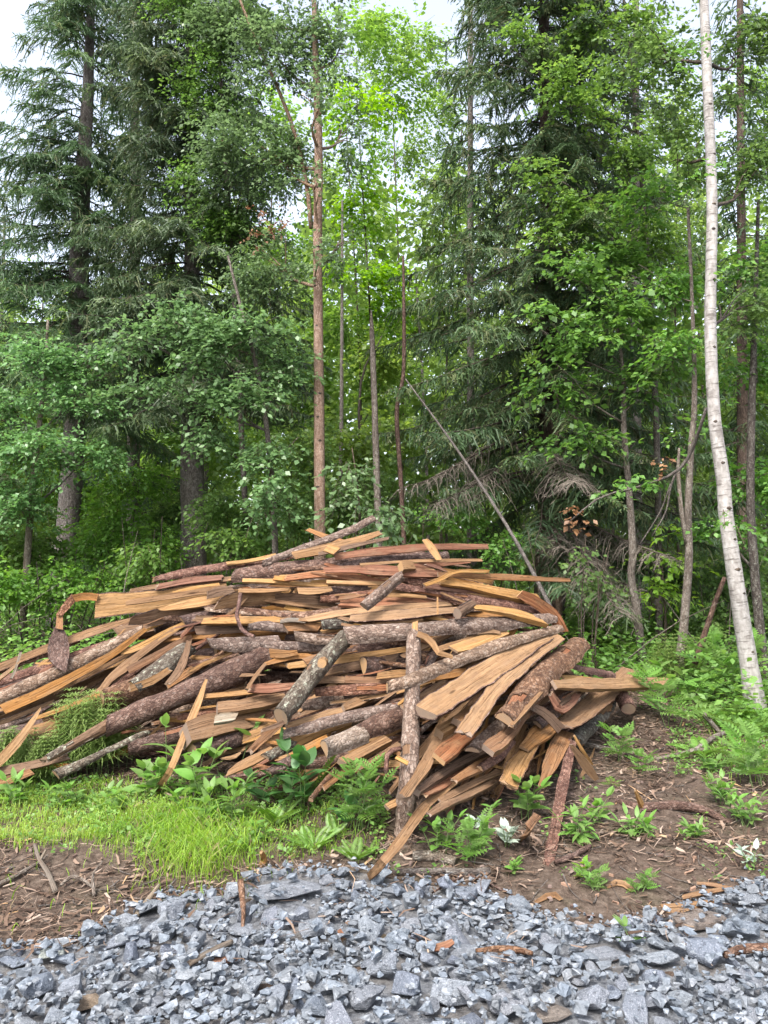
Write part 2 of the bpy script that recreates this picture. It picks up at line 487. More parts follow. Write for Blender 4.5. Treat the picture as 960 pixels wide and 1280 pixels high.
def grit_mat():
    m = N('stone_grit')
    p = m.n('NewGeometry').outputs['Position']
    a = m.noise(m.scale(p, (60, 60, 60)), 1, 5, 0.75)
    b = m.noise(m.scale(p, (4, 4, 4)), 1, 3)
    col = m.ramp(a, [(0.3, (0.055, 0.056, 0.06)), (0.5, (0.13, 0.138, 0.152)), (0.7, (0.24, 0.25, 0.265))])
    col = m.mix(m.math('MULTIPLY', m.ramp(b, [(0.45, (0, 0, 0)), (0.65, (1, 1, 1))]), 0.5), col, (0.15, 0.125, 0.1))
    return m.surf(col, 0.9, m.bump(a, 0.9, 0.015), 0.2)
M['grit'] = grit_mat()
R = random.Random(7)
rng = np.random.default_rng(11)

# ================================================================ GROUND
def ground():
    xs = np.unique(np.concatenate([np.linspace(-400, -30, 14), np.linspace(-30, -5, 40), np.arange(-5, 5.001, 0.045), np.linspace(5, 30, 40), np.linspace(30, 400, 14)]))
    ys = np.unique(np.concatenate([np.linspace(-150, -10, 10), np.linspace(-10, 1.5, 20), np.arange(1.5, 9.5, 0.042), np.linspace(9.5, 30, 60), np.linspace(30, 500, 20)]))
    X, Y = np.meshgrid(xs, ys)
    Z = h(X, Y)
    nx, ny = len(xs), len(ys)
    i = np.arange(nx * ny).reshape(ny, nx)
    q = np.stack([i[:-1, :-1], i[:-1, 1:], i[1:, 1:], i[1:, :-1]], -1).reshape(-1, 4)
    me = bpy.data.meshes.new('forest_floor')
    V = np.stack([X, Y, Z], -1).reshape(-1, 3).astype(np.float32)
    me.vertices.add(len(V)); me.vertices.foreach_set('co', V.ravel())
    me.loops.add(q.size); me.loops.foreach_set('vertex_index', q.ravel().astype(np.int32))
    me.polygons.add(len(q))
    me.polygons.foreach_set('loop_start', np.arange(0, q.size, 4, dtype=np.int32))
    me.polygons.foreach_set('loop_total', np.full(len(q), 4, dtype=np.int32))
    me.polygons.foreach_set('use_smooth', np.ones(len(q), dtype=bool))
    mat_list(me, M['earth'])
    me.update(calc_edges=True)
    tag(link('forest_floor', me), kind='structure')
ground()

_b = [(-60, 1196), (0, 1192), (95, 1186), (130, 1168), (200, 1128), (275, 1124), (320, 1098), (440, 1092), (500, 1106), (600, 1112), (650, 1140), (720, 1160), (830, 1150), (870, 1122), (960, 1110), (1020, 1108)]
_bw = np.array([G(x, y)[:2] for x, y in _b])
_bw = _bw[np.argsort(_bw[:, 0])]
def gravel_edge(x):
    return np.interp(x, _bw[:, 0], _bw[:, 1]) + 0.10 * vnoise(np.asarray(x) * 6, np.asarray(x) * 0 + 3.3, 8)

def gravel_bed():
    xs = np.concatenate([np.linspace(-40, -3, 30), np.arange(-2.96, 2.97, 0.04), np.linspace(3, 40, 30)])
    V, Fc = [], []
    m = 30
    for x in xs:
        e = float(gravel_edge(x))
        for k in range(m):
            y = -30 * (1 - k / 9) + 1.0 * (k / 9) if k < 9 else 1.0 + (e - 1.0) * (k - 9) / (m - 10)
            V.append((x, y, float(h(x, y)) + 0.006))
    for i in range(len(xs) - 1):
        for k in range(m - 1):
            a = i * m + k
            Fc.append((a, a + m, a + m + 1, a + 1))
    tag(link('gravel_bed', mesh('gravel_bed', V, Fc, M['grit'], smooth=True)), kind='structure')
gravel_bed()

# ================================================================ CRUSHED STONE
def hull(n, seed, bevel=0.0, flat=0.6):
    r = random.Random(seed)
    bm = bmesh.new()
    for _ in range(n):
        v = Vector((r.gauss(0, 1), r.gauss(0, 1), r.gauss(0, 1))).normalized() * r.uniform(0.8, 1.1)
        m = max(abs(v.x), abs(v.y), abs(v.z))
        v = v * (0.55 + 0.45 * (0.75 / m))           # pull towards a block: broken faces rather than a ball
        bm.verts.new((v.x * 0.5, v.y * 0.5 * 0.78, v.z * 0.5 * flat))
    bmesh.ops.convex_hull(bm, input=bm.verts)
    bmesh.ops.delete(bm, geom=[v for v in bm.verts if not v.link_faces], context='VERTS')
    bmesh.ops.dissolve_limit(bm, angle_limit=math.radians(14), verts=bm.verts, edges=bm.edges)
    if bevel:
        bmesh.ops.bevel(bm, geom=list(bm.edges), offset=bevel, segments=1, affect='EDGES', profile=0.6)
    bmesh.ops.triangulate(bm, faces=bm.faces)
    return bm

def bm_mesh(name, bm, mats):
    me = bpy.data.meshes.new(name)
    bm.to_mesh(me); bm.free()
    mat_list(me, mats)
    return me

stone_mesh = [bm_mesh('crushed_stone', hull(R.choice([10, 12, 14]), 100 + k, 0.022, R.choice([0.5, 0.62, 0.75])), M['stone']) for k in range(26)]
RES = 0.015
hx0, hy0 = -2.2, 1.9
HX = np.arange(hx0, 2.2, RES); HY = np.arange(hy0, 4.9, RES)
_X, _Y = np.meshgrid(HX, HY)
HM = h(_X, _Y) + 0.006

def settle(x, y, a, b, c, sink=0.35):
    """rest a stone of half sizes a, b, c on what lies there already; returns its centre height"""
    r = max(a, b)
    i0, i1 = int((y - r - hy0) / RES), int((y + r - hy0) / RES) + 1
    j0, j1 = int((x - r - hx0) / RES), int((x + r - hx0) / RES) + 1
    i0, j0 = max(i0, 0), max(j0, 0)
    sub = HM[i0:i1 + 1, j0:j1 + 1]
    if sub.size == 0:
        return float(h(x, y)) + c * (1 - sink)
    d = ((_X[i0:i1 + 1, j0:j1 + 1] - x) ** 2 + (_Y[i0:i1 + 1, j0:j1 + 1] - y) ** 2) / (r * r)
    ins = d <= 0.8
    z0 = float(np.percentile(sub[ins], 55)) if ins.any() else float(sub.mean())
    zc = z0 + c * (1 - 2 * sink * 0.6)
    top = zc + c * np.sqrt(np.clip(1 - d, 0, 1)) * 0.9
    np.maximum(sub, np.where(d < 1, top, -9), out=sub)
    return zc

def put_stone(me, x, y, sx, sy, sz, rz, label, group, matl=None, sink=0.35, tiltm=0.25, name='crushed_stone'):
    if matl is not None:
        me = me.copy(); me.materials.clear(); me.materials.append(matl)
    z = settle(x, y, sx / 2, sy / 2, sz * 0.3, sink)
    o = link(name, me, None, (x, y, z))
    o.scale = (sx, sy / 0.78, sz)
    o.rotation_euler = (R.uniform(-tiltm, tiltm), R.uniform(-tiltm, tiltm), rz)
    tag(o, label, 'stone', group)
    return o

# the stones one can single out: px, py, width px, height px, turn, material, label
BIG = [
 (358, 1114, 94, 30, 0.05, 'stone', 'large flat blue-grey stone lying at the edge of the grass'),
 (220, 1143, 50, 34, 0.5, 'stone', 'wedge-shaped blue-grey stone just below the long grass tuft'),
 (302, 1167, 38, 24, -0.6, 'stone', 'brick-shaped blue-grey stone tilted below the flat stone'),
 (396, 1163, 50, 34, 0.2, 'stone', 'blocky blue-grey stone with dark face below the flat stone'),
 (65, 1201, 34, 30, 0.3, 'stonegreen', 'pale greenish stone on the gravel edge by the bare earth'),
 (16, 1209, 42, 30, 0.1, 'stone', 'blue-grey stone at the earth edge, leftmost of the gravel'),
 (90, 1205, 56, 30, -0.2, 'stone', 'broad blue-grey stone beside the pale greenish stone'),
 (45, 1238, 48, 42, 0.9, 'stone', 'bulky blue-grey stone below the broad stone, near the left border'),
 (88, 1238, 32, 30, 0.0, 'stone', 'upright blue-grey stone between two bulky stones at lower left'),
 (110, 1261, 46, 26, 0.1, 'stonebrown', 'brown mossy stone low in the gravel at lower left'),
 (462, 1252, 52, 46, 0.6, 'stone', 'big blocky blue-grey stone at the bottom, left of the tallest stone'),
 (444, 1192, 28, 18, 0.1, 'stone', 'small flat blue-grey stone midway down the gravel'),
 (430, 1095, 24, 18, 0.4, 'stone', 'small blue-grey stone at the foot of the tan splinter'),
 (334, 1091, 18, 14, 0.2, 'stone', 'small blue-grey stone lying in the grass above the flat stone'),
 (358, 1084, 12, 14, 0.2, 'stone', 'tiny bluish stone furthest up in the grass'),
 (280, 1208, 34, 16, 0.1, 'stonerust', 'rust-orange stone lying among the blue-grey gravel'),
 (506, 1118, 24, 32, 1.2, 'stone', 'upright pointed blue-grey stone right of the tan splinter'),
 (580, 1120, 30, 28, 0.7, 'stone', 'pointed blue-grey stone at the edge below the bare twigs'),
 (563, 1244, 46, 52, 1.3, 'stone', 'tallest blue-grey stone standing at the bottom of the gravel'),
 (632, 1262, 50, 42, 0.4, 'stone', 'big speckled stone at the bottom, right of the tallest stone'),
 (692, 1271, 50, 26, 0.1, 'stonebrown', 'dark grey-brown flat stone at the bottom border'),
 (757, 1196, 56, 26, 0.1, 'stone', 'long flat blue-grey stone below the pale pinkish stone'),
 (823, 1204, 60, 26, -0.05, 'stone', 'long low blue-grey stone right of the fresh green seedling'),
 (882, 1194, 50, 40, 0.2, 'stone', 'chunky blue-grey stone below the brown bark-like rock'),
 (929, 1167, 70, 34, 0.05, 'stone', 'largest grey stone at the right border of the gravel'),
 (936, 1130, 42, 30, -0.4, 'stone', 'blue-grey stone at the upper right edge of the gravel'),
 (820, 1257, 44, 28, 0.3, 'stone', 'grey stone at the bottom right, paired with one beside it'),
 (854, 1260, 42, 28, -0.2, 'stone', 'grey stone at the bottom right, nearer the right border of a pair'),
 (877, 1156, 74, 30, 0.25, 'stonebrown', 'reddish-brown layered rock at the upper right gravel edge'),
 (738, 1159, 44, 26, -0.1, 'stonepale', 'pale pinkish rock on the upper gravel edge'),
 (515, 1212, 28, 22, 0.3, 'stone', 'pale-edged grey stone above the tallest stone'),
 (680, 1204, 34, 20, 0.2, 'stone', 'blue-grey stone below the curved brown stick'),
]
BIGW = []
flat_mesh = bm_mesh('crushed_stone', hull(16, 777, 0.02, 0.42), M['stone'])
for k, (px, py, wp, hp, rz, mt, lb) in enumerate(BIG):
    g = G(px, py + hp * 0.25)
    s = g[1] / F
    BIGW.append((g[0], g[1], wp * s * 1.25))
    put_stone(flat_mesh if 'flat' in lb or 'layered' in lb else stone_mesh[(k * 7) % 26], g[0], g[1], wp * s * 1.12, max(hp * s * 1.25, wp * s * 0.6), hp * s * 1.15, rz, lb, None, None if mt == 'stone' else M[mt], 0.12, 0.07)
SM = [(358, 1114, 'the large flat stone'), (220, 1143, 'the wedge-shaped stone'), (302, 1167, 'the brick-shaped stone'), (396, 1163, 'the dark-faced blocky stone'), (65, 1201, 'the pale greenish stone'),
      (45, 1240, 'the bulky stone at the left border'), (110, 1261, 'the brown mossy stone'), (462, 1252, 'the big block at the bottom'), (280, 1208, 'the rust-orange stone'), (506, 1118, 'the upright pointed stone'),
      (580, 1120, 'the pointed stone below the twigs'), (563, 1244, 'the tallest stone'), (692, 1271, 'the dark flat stone'), (738, 1159, 'the pale pinkish rock'), (795, 1186, 'the seedling in the gravel'), (877, 1156, 'the brown layered rock'),
      (929, 1167, 'the largest stone at the right border'), (936, 1130, 'the stone at the upper right edge'), (630, 1190, 'the curved brown stick'), (262, 1192, 'the tan stick on the gravel'), (930, 1188, 'the reddish root'),
      (837, 1258, 'the pair of stones at bottom right'), (632, 1262, 'the big speckled stone'), (555, 1183, 'the rust-coloured bark scrap'), (185, 1210, 'the gravel at the earth edge'), (370, 1240, 'the fine gravel patch')]
used_labels = {}
def stone_label(px, py, s):
    lb = ('small' if s < .075 else ('middling' if s < .115 else 'large')) + ' grey crushed stone ' + where(px, py, SM)
    return lb
cnt = 0
tries = 0
placed = list(BIGW)
while cnt < 268 and tries < 9000:
    tries += 1
    px, py = R.uniform(-30, 990), R.uniform(1085, 1300)
    g = G(px, py)
    if g[1] > float(gravel_edge(g[0])) - 0.03:
        continue
    near = sm(1320, 1180, py)
    big = vnoise(g[0] * 1.7, g[1] * 1.7, 9)
    s = R.uniform(0.06, 0.10) if R.random() < 0.4 else R.uniform(0.10, 0.18)
    s *= 1 + 0.5 * float(big)
    if px > 250 and 1180 < py < 1240 and px < 480 and R.random() < 0.5:
        continue
    if any((g[0] - q[0]) ** 2 + (g[1] - q[1]) ** 2 < (0.34 * (s + q[2])) ** 2 for q in placed):
        continue
    placed.append((g[0], g[1], s))
    put_stone(R.choice(stone_mesh), g[0], g[1], s, s * R.uniform(0.65, 0.95), s * R.uniform(0.6, 1.0), R.uniform(0, 6.3), stone_label(px, py, s), 'crushed stones of the gravel strip', None, 0.35, 0.5)
    cnt += 1

def small_stones():
    base = []
    for k in range(14):
        bm = hull(9, 300 + k, 0, 0.65)
        bm.verts.ensure_lookup_table()
        base.append((np.array([v.co[:] for v in bm.verts]), np.array([[v.index for v in f.verts] for f in bm.faces])))
        bm.free()
    V, T = [], []
    off = 0
    def add(x, y, z, s):
        nonlocal off
        v, t = R.choice(base)
        a = R.uniform(0, 6.3)
        ca, sa = math.cos(a), math.sin(a)
        rot = np.array([[ca, -sa, 0], [sa, ca, 0], [0, 0, 1]])
        V.append(v @ rot.T * s * np.array([1, R.uniform(0.8, 1.2), R.uniform(0.7, 1.1)]) + (x, y, z))
        T.append(t + off)
        off += len(v)
    n = 0
    while n < 1800:                          # middling stones wedged between the big ones
        x = R.uniform(-1.95, 1.95)
        y = R.uniform(2.3, 4.5)
        if y > float(gravel_edge(x)) - 0.02:
            continue
        i, j = int((y - hy0) / RES), int((x - hx0) / RES)
        if HM[i, j] - float(h(x, y)) > 0.045 and R.random() < 0.9:
            continue
        s = R.uniform(0.04, 0.085)
        add(x, y, settle(x, y, s * .42, s * .42, s * 0.3, 0.3), s)
        n += 1
    n = 0
    while n < 5200:                          # chips between the bigger stones
        x = R.uniform(-1.95, 1.95)
        y = R.uniform(2.3, 4.5)
        e = float(gravel_edge(x))
        if y > e + 0.10 or (y > e - 0.03 and R.random() < 0.75):
            continue
        i, j = int((y - hy0) / RES), int((x - hx0) / RES)
        if HM[i, j] - float(h(x, y)) > 0.035 and R.random() < 0.93:
            continue
        s = R.uniform(0.012, 0.024) if R.random() < 0.6 else R.uniform(0.025, 0.042)
        add(x, y, settle(x, y, s / 2, s / 2, s * 0.25, 0.25), s)
        n += 1
    for _ in range(3000):                    # the strip goes on beyond the frame
        x, y = R.uniform(-4.2, 4.2), R.uniform(1.2, 4.0)
        if -1.95 < x < 1.95 and y > 2.3 or y > float(gravel_edge(x)):
            continue
        s = R.uniform(0.03, 0.13)
        add(x, y, float(h(x, y)) + s * 0.2, s)
    me = mesh('gravel', np.concatenate(V), np.concatenate(T), M['stone'])
    tag(link('gravel', me), 'fine crushed blue-grey stone filling the strip between the larger stones', None, None, 'stuff')
small_stones()

# ================================================================ FOLIAGE
def rand_unit(n):
    return nrm(rng.normal(size=(n, 3)))

def leaves(c, d, L, W, upw=0.9, fold=0.12):
    """rhombic leaves: bases c, directions d, lengths L, widths W"""
    n = len(c)
    up = nrm(np.stack([rng.normal(0, 1 - upw * 0.5, n), rng.normal(0, 1 - upw * 0.5, n), np.ones(n)], -1))
    side = nrm(np.cross(d, up))
    no = np.cross(side, d)
    L, W = np.broadcast_to(L, n)[:, None], np.broadcast_to(W, n)[:, None]
    q = np.stack([c, c + d * L * 0.45 + side * W * 0.5 + no * W * fold, c + d * L, c + d * L * 0.45 - side * W * 0.5 + no * W * fold], 1)
    return q

def sprays(c, az_from, n_leaf, L, leaf, droop=0.35, wide=0.7):
    """twigs at c pointing roughly away from az_from, leaves set alternately along them; returns leaf quads, leaf tones, twig quads"""
    n = len(c)
    d = c - az_from
    d[:, 2] *= 0.3
    d = nrm(nrm(d) + rng.normal(0, 0.5, (n, 3)) * (1, 1, 0.25))
    d[:, 2] -= droop * rng.random(n)
    d = nrm(d)
    ln = L * rng.uniform(0.6, 1.3, n)
    tone = np.clip(rng.normal(0.45, 0.2, n), 0, 1)
    Q, T = [], []
    up = np.array([0, 0, 1.0])
    side = nrm(np.cross(d, up))
    for k in range(n_leaf):
        t = (k + 0.6) / n_leaf
        p = c + d * (ln * t)[:, None] + np.stack([np.zeros(n), np.zeros(n), -0.25 * ln * t * t], -1)
        s = 1 if k % 2 else -1
        if k == n_leaf - 1:
            s = 0
        ld = nrm(d * 0.7 + side * s * wide + np.array([0, 0, -0.35]) + rng.normal(0, 0.3, (n, 3)))
        sz = leaf * rng.uniform(0.5, 1.4, n)
        Q.append(leaves(p + rng.normal(0, leaf * 0.25, (n, 3)), ld, sz, sz * rng.uniform(0.55, 0.75, n), 0.7))
        T.append(np.clip(tone + rng.normal(0, 0.13, n), 0, 1))
    e = c + d * ln[:, None] + np.stack([np.zeros(n), np.zeros(n), -0.25 * ln], -1)
    w = 0.0035
    tw = np.stack([c - side * w, e - side * w * 0.3, e + side * w * 0.3, c + side * w], 1)
    return np.concatenate(Q), np.concatenate(T), tw

def pad_points(px, py, rx, ry, Y, n, shell=0.35):
    ctr = P(px, py, Y)
    s = Y / F
    r = rand_unit(n) * (shell + (1 - shell) * rng.random((n, 1)) ** 0.6)
    pts = ctr + r * np.array([rx * s, max(0.5 * (rx + ry) * s * 0.8, 0.4), ry * s])
    return ctr, pts

def crown(name, parent, pads, org, mat, leaf=0.065, dens=1.0, L=0.38, nl=11, droop=0.35, limbs=None, part='crown', twigs=True, limb_mat='twig'):
    """pads: px, py, rx, ry (pixels), distance, density factor"""
    Q, T, W = [], [], []
    for p in pads:
        px, py, rx, ry, Y = p[:5]
        f = p[5] if len(p) > 5 else 1.0
        area = math.pi * rx * ry
        lp = (leaf * F / Y) ** 2 * 0.33
        n = max(4, int(area * 4.2 * dens * f / lp / nl))
        ctr, pts = pad_points(px, py, rx, ry, Y, n)
        # clumping: pull sprays towards a few centres so that gaps stay open
        k = max(3, n // 26)
        cc = pts[rng.integers(0, n, k)]
        idx = rng.integers(0, k, n)
        pts = pts * 0.4 + cc[idx] * 0.6 + rng.normal(0, 0.05, (n, 3))
        g = h(pts[:, 0], pts[:, 1]) + 0.06
        pts[:, 2] = np.maximum(pts[:, 2], g)
        q, t, w = sprays(pts, ctr + np.array([0, 0.3, 0.0]), nl, L, leaf, droop)
        Q.append(q); T.append(t); W.append(w)
    org = np.asarray(org, float)
    o = link(part, quads(part, np.concatenate(Q) - org, M[mat], np.concatenate(T)), parent)
    if twigs:
        wq = np.concatenate(W)
        tag(link('twigs', quads('twigs', wq - org, M[limb_mat]), parent), kind='stuff')
    return o

def stem_tube(path, base=None, wob=0.06, n=8, sub=5):
    """path rows: px, py, width px, distance -> world points, radii; the first point may be dropped to the ground"""
    rows = []
    for (px, py, wd, Y) in path:
        p = P(px, py, Y)
        rows.append([*p, wd * 0.5 * Y / F])
    if base == 'ground':
        p = np.array(rows[0][:3]); q = np.array(rows[1][:3])
        d = (p - q) / np.linalg.norm(p - q)
        g = float(h(p[0], p[1]))
        if p[2] > g - 0.05:
            t = (p[2] - g + 0.08) / max(-d[2], 0.3)
            rows.insert(0, [*(p + d * t), rows[0][3] * 1.12])
    r = spline(rows, max(4, sub * (len(rows) - 1)))
    return r[:, :3], np.maximum(r[:, 3], 0.002)

def tree_root(name, pts, label, cat='tree', group=None):
    o = empty(name, pts[0])
    return tag(o, label, cat, group)

def trunk(root, pts, rad, mat, n=9, wob=0.08, part='trunk'):
    tb = Tubes().add(pts, rad, n, True, wob, R)
    return link(part, tb.mesh(part, M[mat], np.array(root.location)), root)

def limb_tubes(root, segs, mat, part='limb', joined=True):
    tb = Tubes()
    for pts, rad in segs:
        tb.add(pts, rad, 5, True, 0.1, R)
    return link(part, tb.mesh(part, M[mat], np.array(root.location)), root)

def limbs_to(root, tp, tr, pads, mat):
    for p in pads:
        _limbs_to(root, tp, tr, [p], mat)

def _limbs_to(root, tp, tr, pads, mat):
    """one limb from the trunk to every pad of leaves"""
    segs = []
    for p in pads:
        c = P(p[0], p[1], p[4])
        z0 = min(max(c[2] - 0.25 * np.linalg.norm(c[:2] - tp[-1][:2]) - 0.3, tp[1][2]), tp[-1][2])
        i = int(np.argmin(abs(tp[:, 2] - z0)))
        a = tp[i]
        m = (a + c) / 2 + np.array([R.uniform(-.1, .1), R.uniform(-.1, .1), -0.05])
        sp = spline([a, m, c], 7)
        r0 = min(tr[i] * 0.45, 0.03)
        segs.append((sp, np.linspace(r0, r0 * 0.3, 7)))
        for _ in range(4):
            e = c + np.array([R.uniform(-1, 1), R.uniform(-1, 1), R.uniform(-.5, .5)]) * np.array([p[2], p[2], p[3]]) * p[4] / F * 0.8
            b = sp[R.randrange(3, 6)]
            segs.append((spline([b, (b + e) / 2 + np.array([0, 0, .05]), e], 5), np.linspace(r0 * 0.4, 0.003, 5)))
    return limb_tubes(root, segs, mat)

# ---------------------------------------------------------------- spruces
def spruce_parts(root, base, top, H, R0, h0, h1, dens=1.0, droop=0.55, step=0.2, hang=0.34, old=0.12, gaps=0.0, asym=0.0, needle_w=0.025, dead_to=None, seed=0, nb=3):
    """branches of a hanging spruce between heights h0 and h1 of a trunk from base towards top (H: full height, R0: reach at the bottom)"""
    r = np.random.default_rng(seed)
    bt = Tubes()
    o_, d_, l_, a_, tn = [], [], [], [], []
    do, dd, dl = [], [], []
    hh = h0
    axis = (top - base) / H
    while hh < h1:
        L = R0 * max(0.12, 1 - hh / H) ** 0.75
        for _ in range(r.integers(2, 5) if dens < 0.9 else r.integers(5, 8)):
            if r.random() < gaps:
                continue
            az = r.uniform(0, 2 * math.pi)
            if nb == 4 and r.random() < 0.3:
                az = r.normal(-math.pi / 2, 0.5)      # the boughs reach out over the clearing, towards the light
            Lb = L * r.uniform(0.55, 1.2) * (1 + asym * math.cos(az))
            p0 = base + axis * (hh + r.uniform(-0.1, 0.1))
            out = np.array([math.cos(az), math.sin(az), 0])
            dr = droop * r.uniform(0.6, 1.4)
            t = np.linspace(0, 1, 9)
            pts = p0 + out * (t * Lb)[:, None] + np.array([0, 0, 1.0]) * (Lb * (0.10 * t - dr * t ** 1.6 + 0.42 * dr * t ** 3))[:, None]
            pts += np.cumsum(r.normal(0, 0.012, (9, 3)), 0)
            dead = dead_to is not None and hh < dead_to and r.random() < 0.3
            bt.add(pts, np.linspace(0.008 + 0.006 * Lb, 0.003, 9), 4, False, 0, R)
            nt_ = int(Lb * 45 * dens)
            tt = r.uniform(0.12, 1.0, nt_) ** 0.85
            f = tt * 8
            i = np.minimum(f.astype(int), 7)
            q = pts[i] + (pts[i + 1] - pts[i]) * (f - i)[:, None]
            side = np.array([-math.sin(az), math.cos(az), 0])
            s = r.choice([-1, 1], nt_)[:, None]
            dvec = nrm(side * s * r.uniform(0.3, 1.0, (nt_, 1)) + out * r.uniform(0.1, 0.7, (nt_, 1)) + np.array([0, 0, -0.35]))
            ln = hang * r.uniform(0.45, 1.5, nt_) * (0.5 + 0.7 * np.sin(np.pi * np.clip(tt, 0.1, 0.95)))
            (do if dead else o_).append(q); (dd if dead else d_).append(dvec); (dl if dead else l_).append(ln)
            if not dead:
                tn.append(np.clip(r.normal(0.38, 0.12) + 0.25 * (tt - 0.5) + r.normal(0, 0.12, nt_), 0, 1))
        hh += step * r.uniform(0.7, 1.3)
    org = np.array(root.location)
    tag(link('branches', bt.mesh('branches', M['twig'], org), root), kind='stuff')
    def hang_quads(o, d, ln, w0, nb):
        """drooping twig: two joined strips bending down, with nb small shoots on each"""
        n = len(o)
        Q, K = [], []
        side = nrm(np.cross(d, np.array([0, 0, 1.0])) + r.normal(0, 0.6, (n, 3)))
        p = o.copy(); dv = d.copy()
        ws = [w0, w0 * 1.1, 0.2 * w0]
        for k in range(2):
            e = p + dv * (ln / 2)[:, None]
            Q.append(np.stack([p - side * ws[k] / 2, e - side * ws[k + 1] / 2, e + side * ws[k + 1] / 2, p + side * ws[k] / 2], 1)); K.append(np.zeros(n))
            for b in range(nb):
                bs = p + (e - p) * r.random((n, 1))
                bd = nrm(dv + r.normal(0, 0.75, (n, 3)) + np.array([0, 0, -0.3]))
                bl = ln * r.uniform(0.14, 0.3, n)
                be = bs + bd * bl[:, None]
                bside = nrm(np.cross(bd, r.normal(0, 1, (n, 3))))
                bw = w0 * 0.8
                mid = (bs + be) / 2
                Q.append(np.stack([bs, mid - bside * bw / 2, be, mid + bside * bw / 2], 1)); K.append(np.full(n, 0.1))
            p = e
            dv = nrm(dv + np.array([0, 0, -0.75]) + r.normal(0, 0.12, (n, 3)))
        return np.concatenate(Q), np.concatenate(K), len(Q)
    if o_:
        o, d, ln, tone = np.concatenate(o_), np.concatenate(d_), np.concatenate(l_), np.concatenate(tn)
        Q, K, rep = hang_quads(o, d, ln, needle_w, nb)
        tq = np.clip(np.tile(tone, rep) + K + r.normal(0, 0.06, len(Q)), 0, 1)
        isold = np.tile(r.random(len(o)) < old, rep)
        tag(link('crown', quads('crown', Q[~isold] - org, M['needle'], tq[~isold]), root), kind='stuff')
        if isold.any():
            tag(link('hanging_twigs', quads('hanging_twigs', Q[isold] - org, M['needleold'], tq[isold]), root), kind='stuff')
    if do:
        o, d, ln = np.concatenate(do), np.concatenate(dd), np.concatenate(dl)
        Q, K, rep = hang_quads(o, d, ln * 1.25, 0.008, 2)
        tag(link('dead_twigs', quads('dead_twigs', Q - org, M['deadtwig']), root), kind='stuff')

def spruce(label, path, H, R0, h0, h1, mat='trunk', **kw):
    pts, rad = stem_tube(path, 'ground', n=10, sub=6)
    root = tree_root('spruce_tree', pts, label)
    trunk(root, pts, rad, mat, 10, 0.1)
    base, e = pts[0], pts[-1]
    d = (e - base) / (e[2] - base[2])
    spruce_parts(root, base, base + d * H, H, R0, h0, h1, **kw)
    return root

spruce('tall thin-crowned spruce with drooping branches standing clear against the sky at left', [(74, 765, 30, 13), (92, 560, 26, 13), (100, 300, 23, 13), (112, 60, 12, 13), (118, -220, 7, 13)], 16.5, 2.5, 4.2, 11.8, dens=0.95, droop=0.75, step=0.26, hang=0.36, gaps=0.16, needle_w=0.021, nb=4, seed=1)
spruce('broad dark spruce with a thick grey trunk right behind the left half of the pile', [(243, 730, 32, 12), (240, 560, 28, 12), (240, 330, 19, 12), (238, 60, 12, 12), (236, -200, 8, 12)], 16, 2.6, 3.9, 11.2, dens=1.0, droop=0.7, step=0.22, hang=0.31, needle_w=0.021, nb=4, seed=2)
spruce('largest dark spruce with hanging dead lower branches behind the right end of the pile', [(686, 790, 40, 11.5), (689, 600, 34, 11.5), (688, 400, 26, 11.5), (682, 150, 16, 11.5), (676, -200, 11, 11.5)], 16, 3.1, 1.5, 11.4, mat='darktrunk', dens=1.1, droop=0.72, step=0.23, hang=0.33, needle_w=0.021, nb=4, old=0.3, dead_to=4.2, gaps=0.0, seed=3)
spruce('thin reddish young spruce close beside the largest dark trunk', [(699, 780, 9, 11.1), (697, 640, 8, 11.1), (696, 520, 5, 11.1), (695, 430, 2, 11.1)], 6, 0.7, 1.6, 4.8, mat='pine', dens=0.6, step=0.3, hang=0.25, dead_to=3.0, seed=4)
spruce('dark spruce with a slim trunk behind the white birch at right', [(930, 760, 16, 14.5), (928, 500, 13, 14.5), (926, 200, 10, 14.5), (924, -200, 6, 14.5)], 15, 1.7, 2.5, 13.5, mat='darktrunk', dens=0.55, step=0.3, needle_w=.03, seed=5)
spruce('pale grey-green spruce rising at the far left border of the forest', [(-14, 760, 18, 16), (-10, 500, 14, 16), (-6, 260, 4, 16)], 9.8, 2.0, 1.0, 9.6, dens=0.7, step=0.28, droop=0.4, seed=6)
spruce('dense dark spruce half hidden between the two grey-trunked spruces', [(165, 760, 18, 15), (168, 400, 14, 15), (170, -60, 8, 15)], 16, 2.2, 1.5, 14.5, dens=0.6, step=0.26, needle_w=.03, droop=0.6, seed=7)
spruce('small dark spruce in the shade left of the largest dark trunk', [(590, 760, 14, 13.5), (588, 400, 9, 13.5), (588, -60, 6, 13.5)], 15, 1.5, 1.2, 13, dens=0.5, step=0.3, needle_w=.03, dead_to=2.6, seed=8)
spruce('dark spruce filling the gap right of the largest dark trunk', [(795, 780, 16, 14), (795, 400, 12, 14), (795, -60, 7, 14)], 14, 1.7, 1.6, 11.5, dens=0.5, step=0.3, needle_w=.03, droop=0.55, dead_to=2.6, seed=9)

# ---------------------------------------------------------------- broadleaved trees
def broadleaf(name, label, path, pads, mat='thin', leafm='leaf', leaf=0.065, dens=1.0, nl=11, droop=0.35, L=0.38, cat='tree', limbs=True, group=None, scars=0, n=9, knots=None, extra=None):
    pts, rad = stem_tube(path, 'ground')
    root = tree_root(name, pts, label, cat, group)
    trunk(root, pts, rad, mat, n, 0.07)
    if pads:
        if limbs:
            limbs_to(root, pts, rad, pads, mat if mat != 'birch' else 'twig')
        crown('crown', root, pads, pts[0], leafm, leaf, dens, L, nl, droop)
    return root, pts, rad

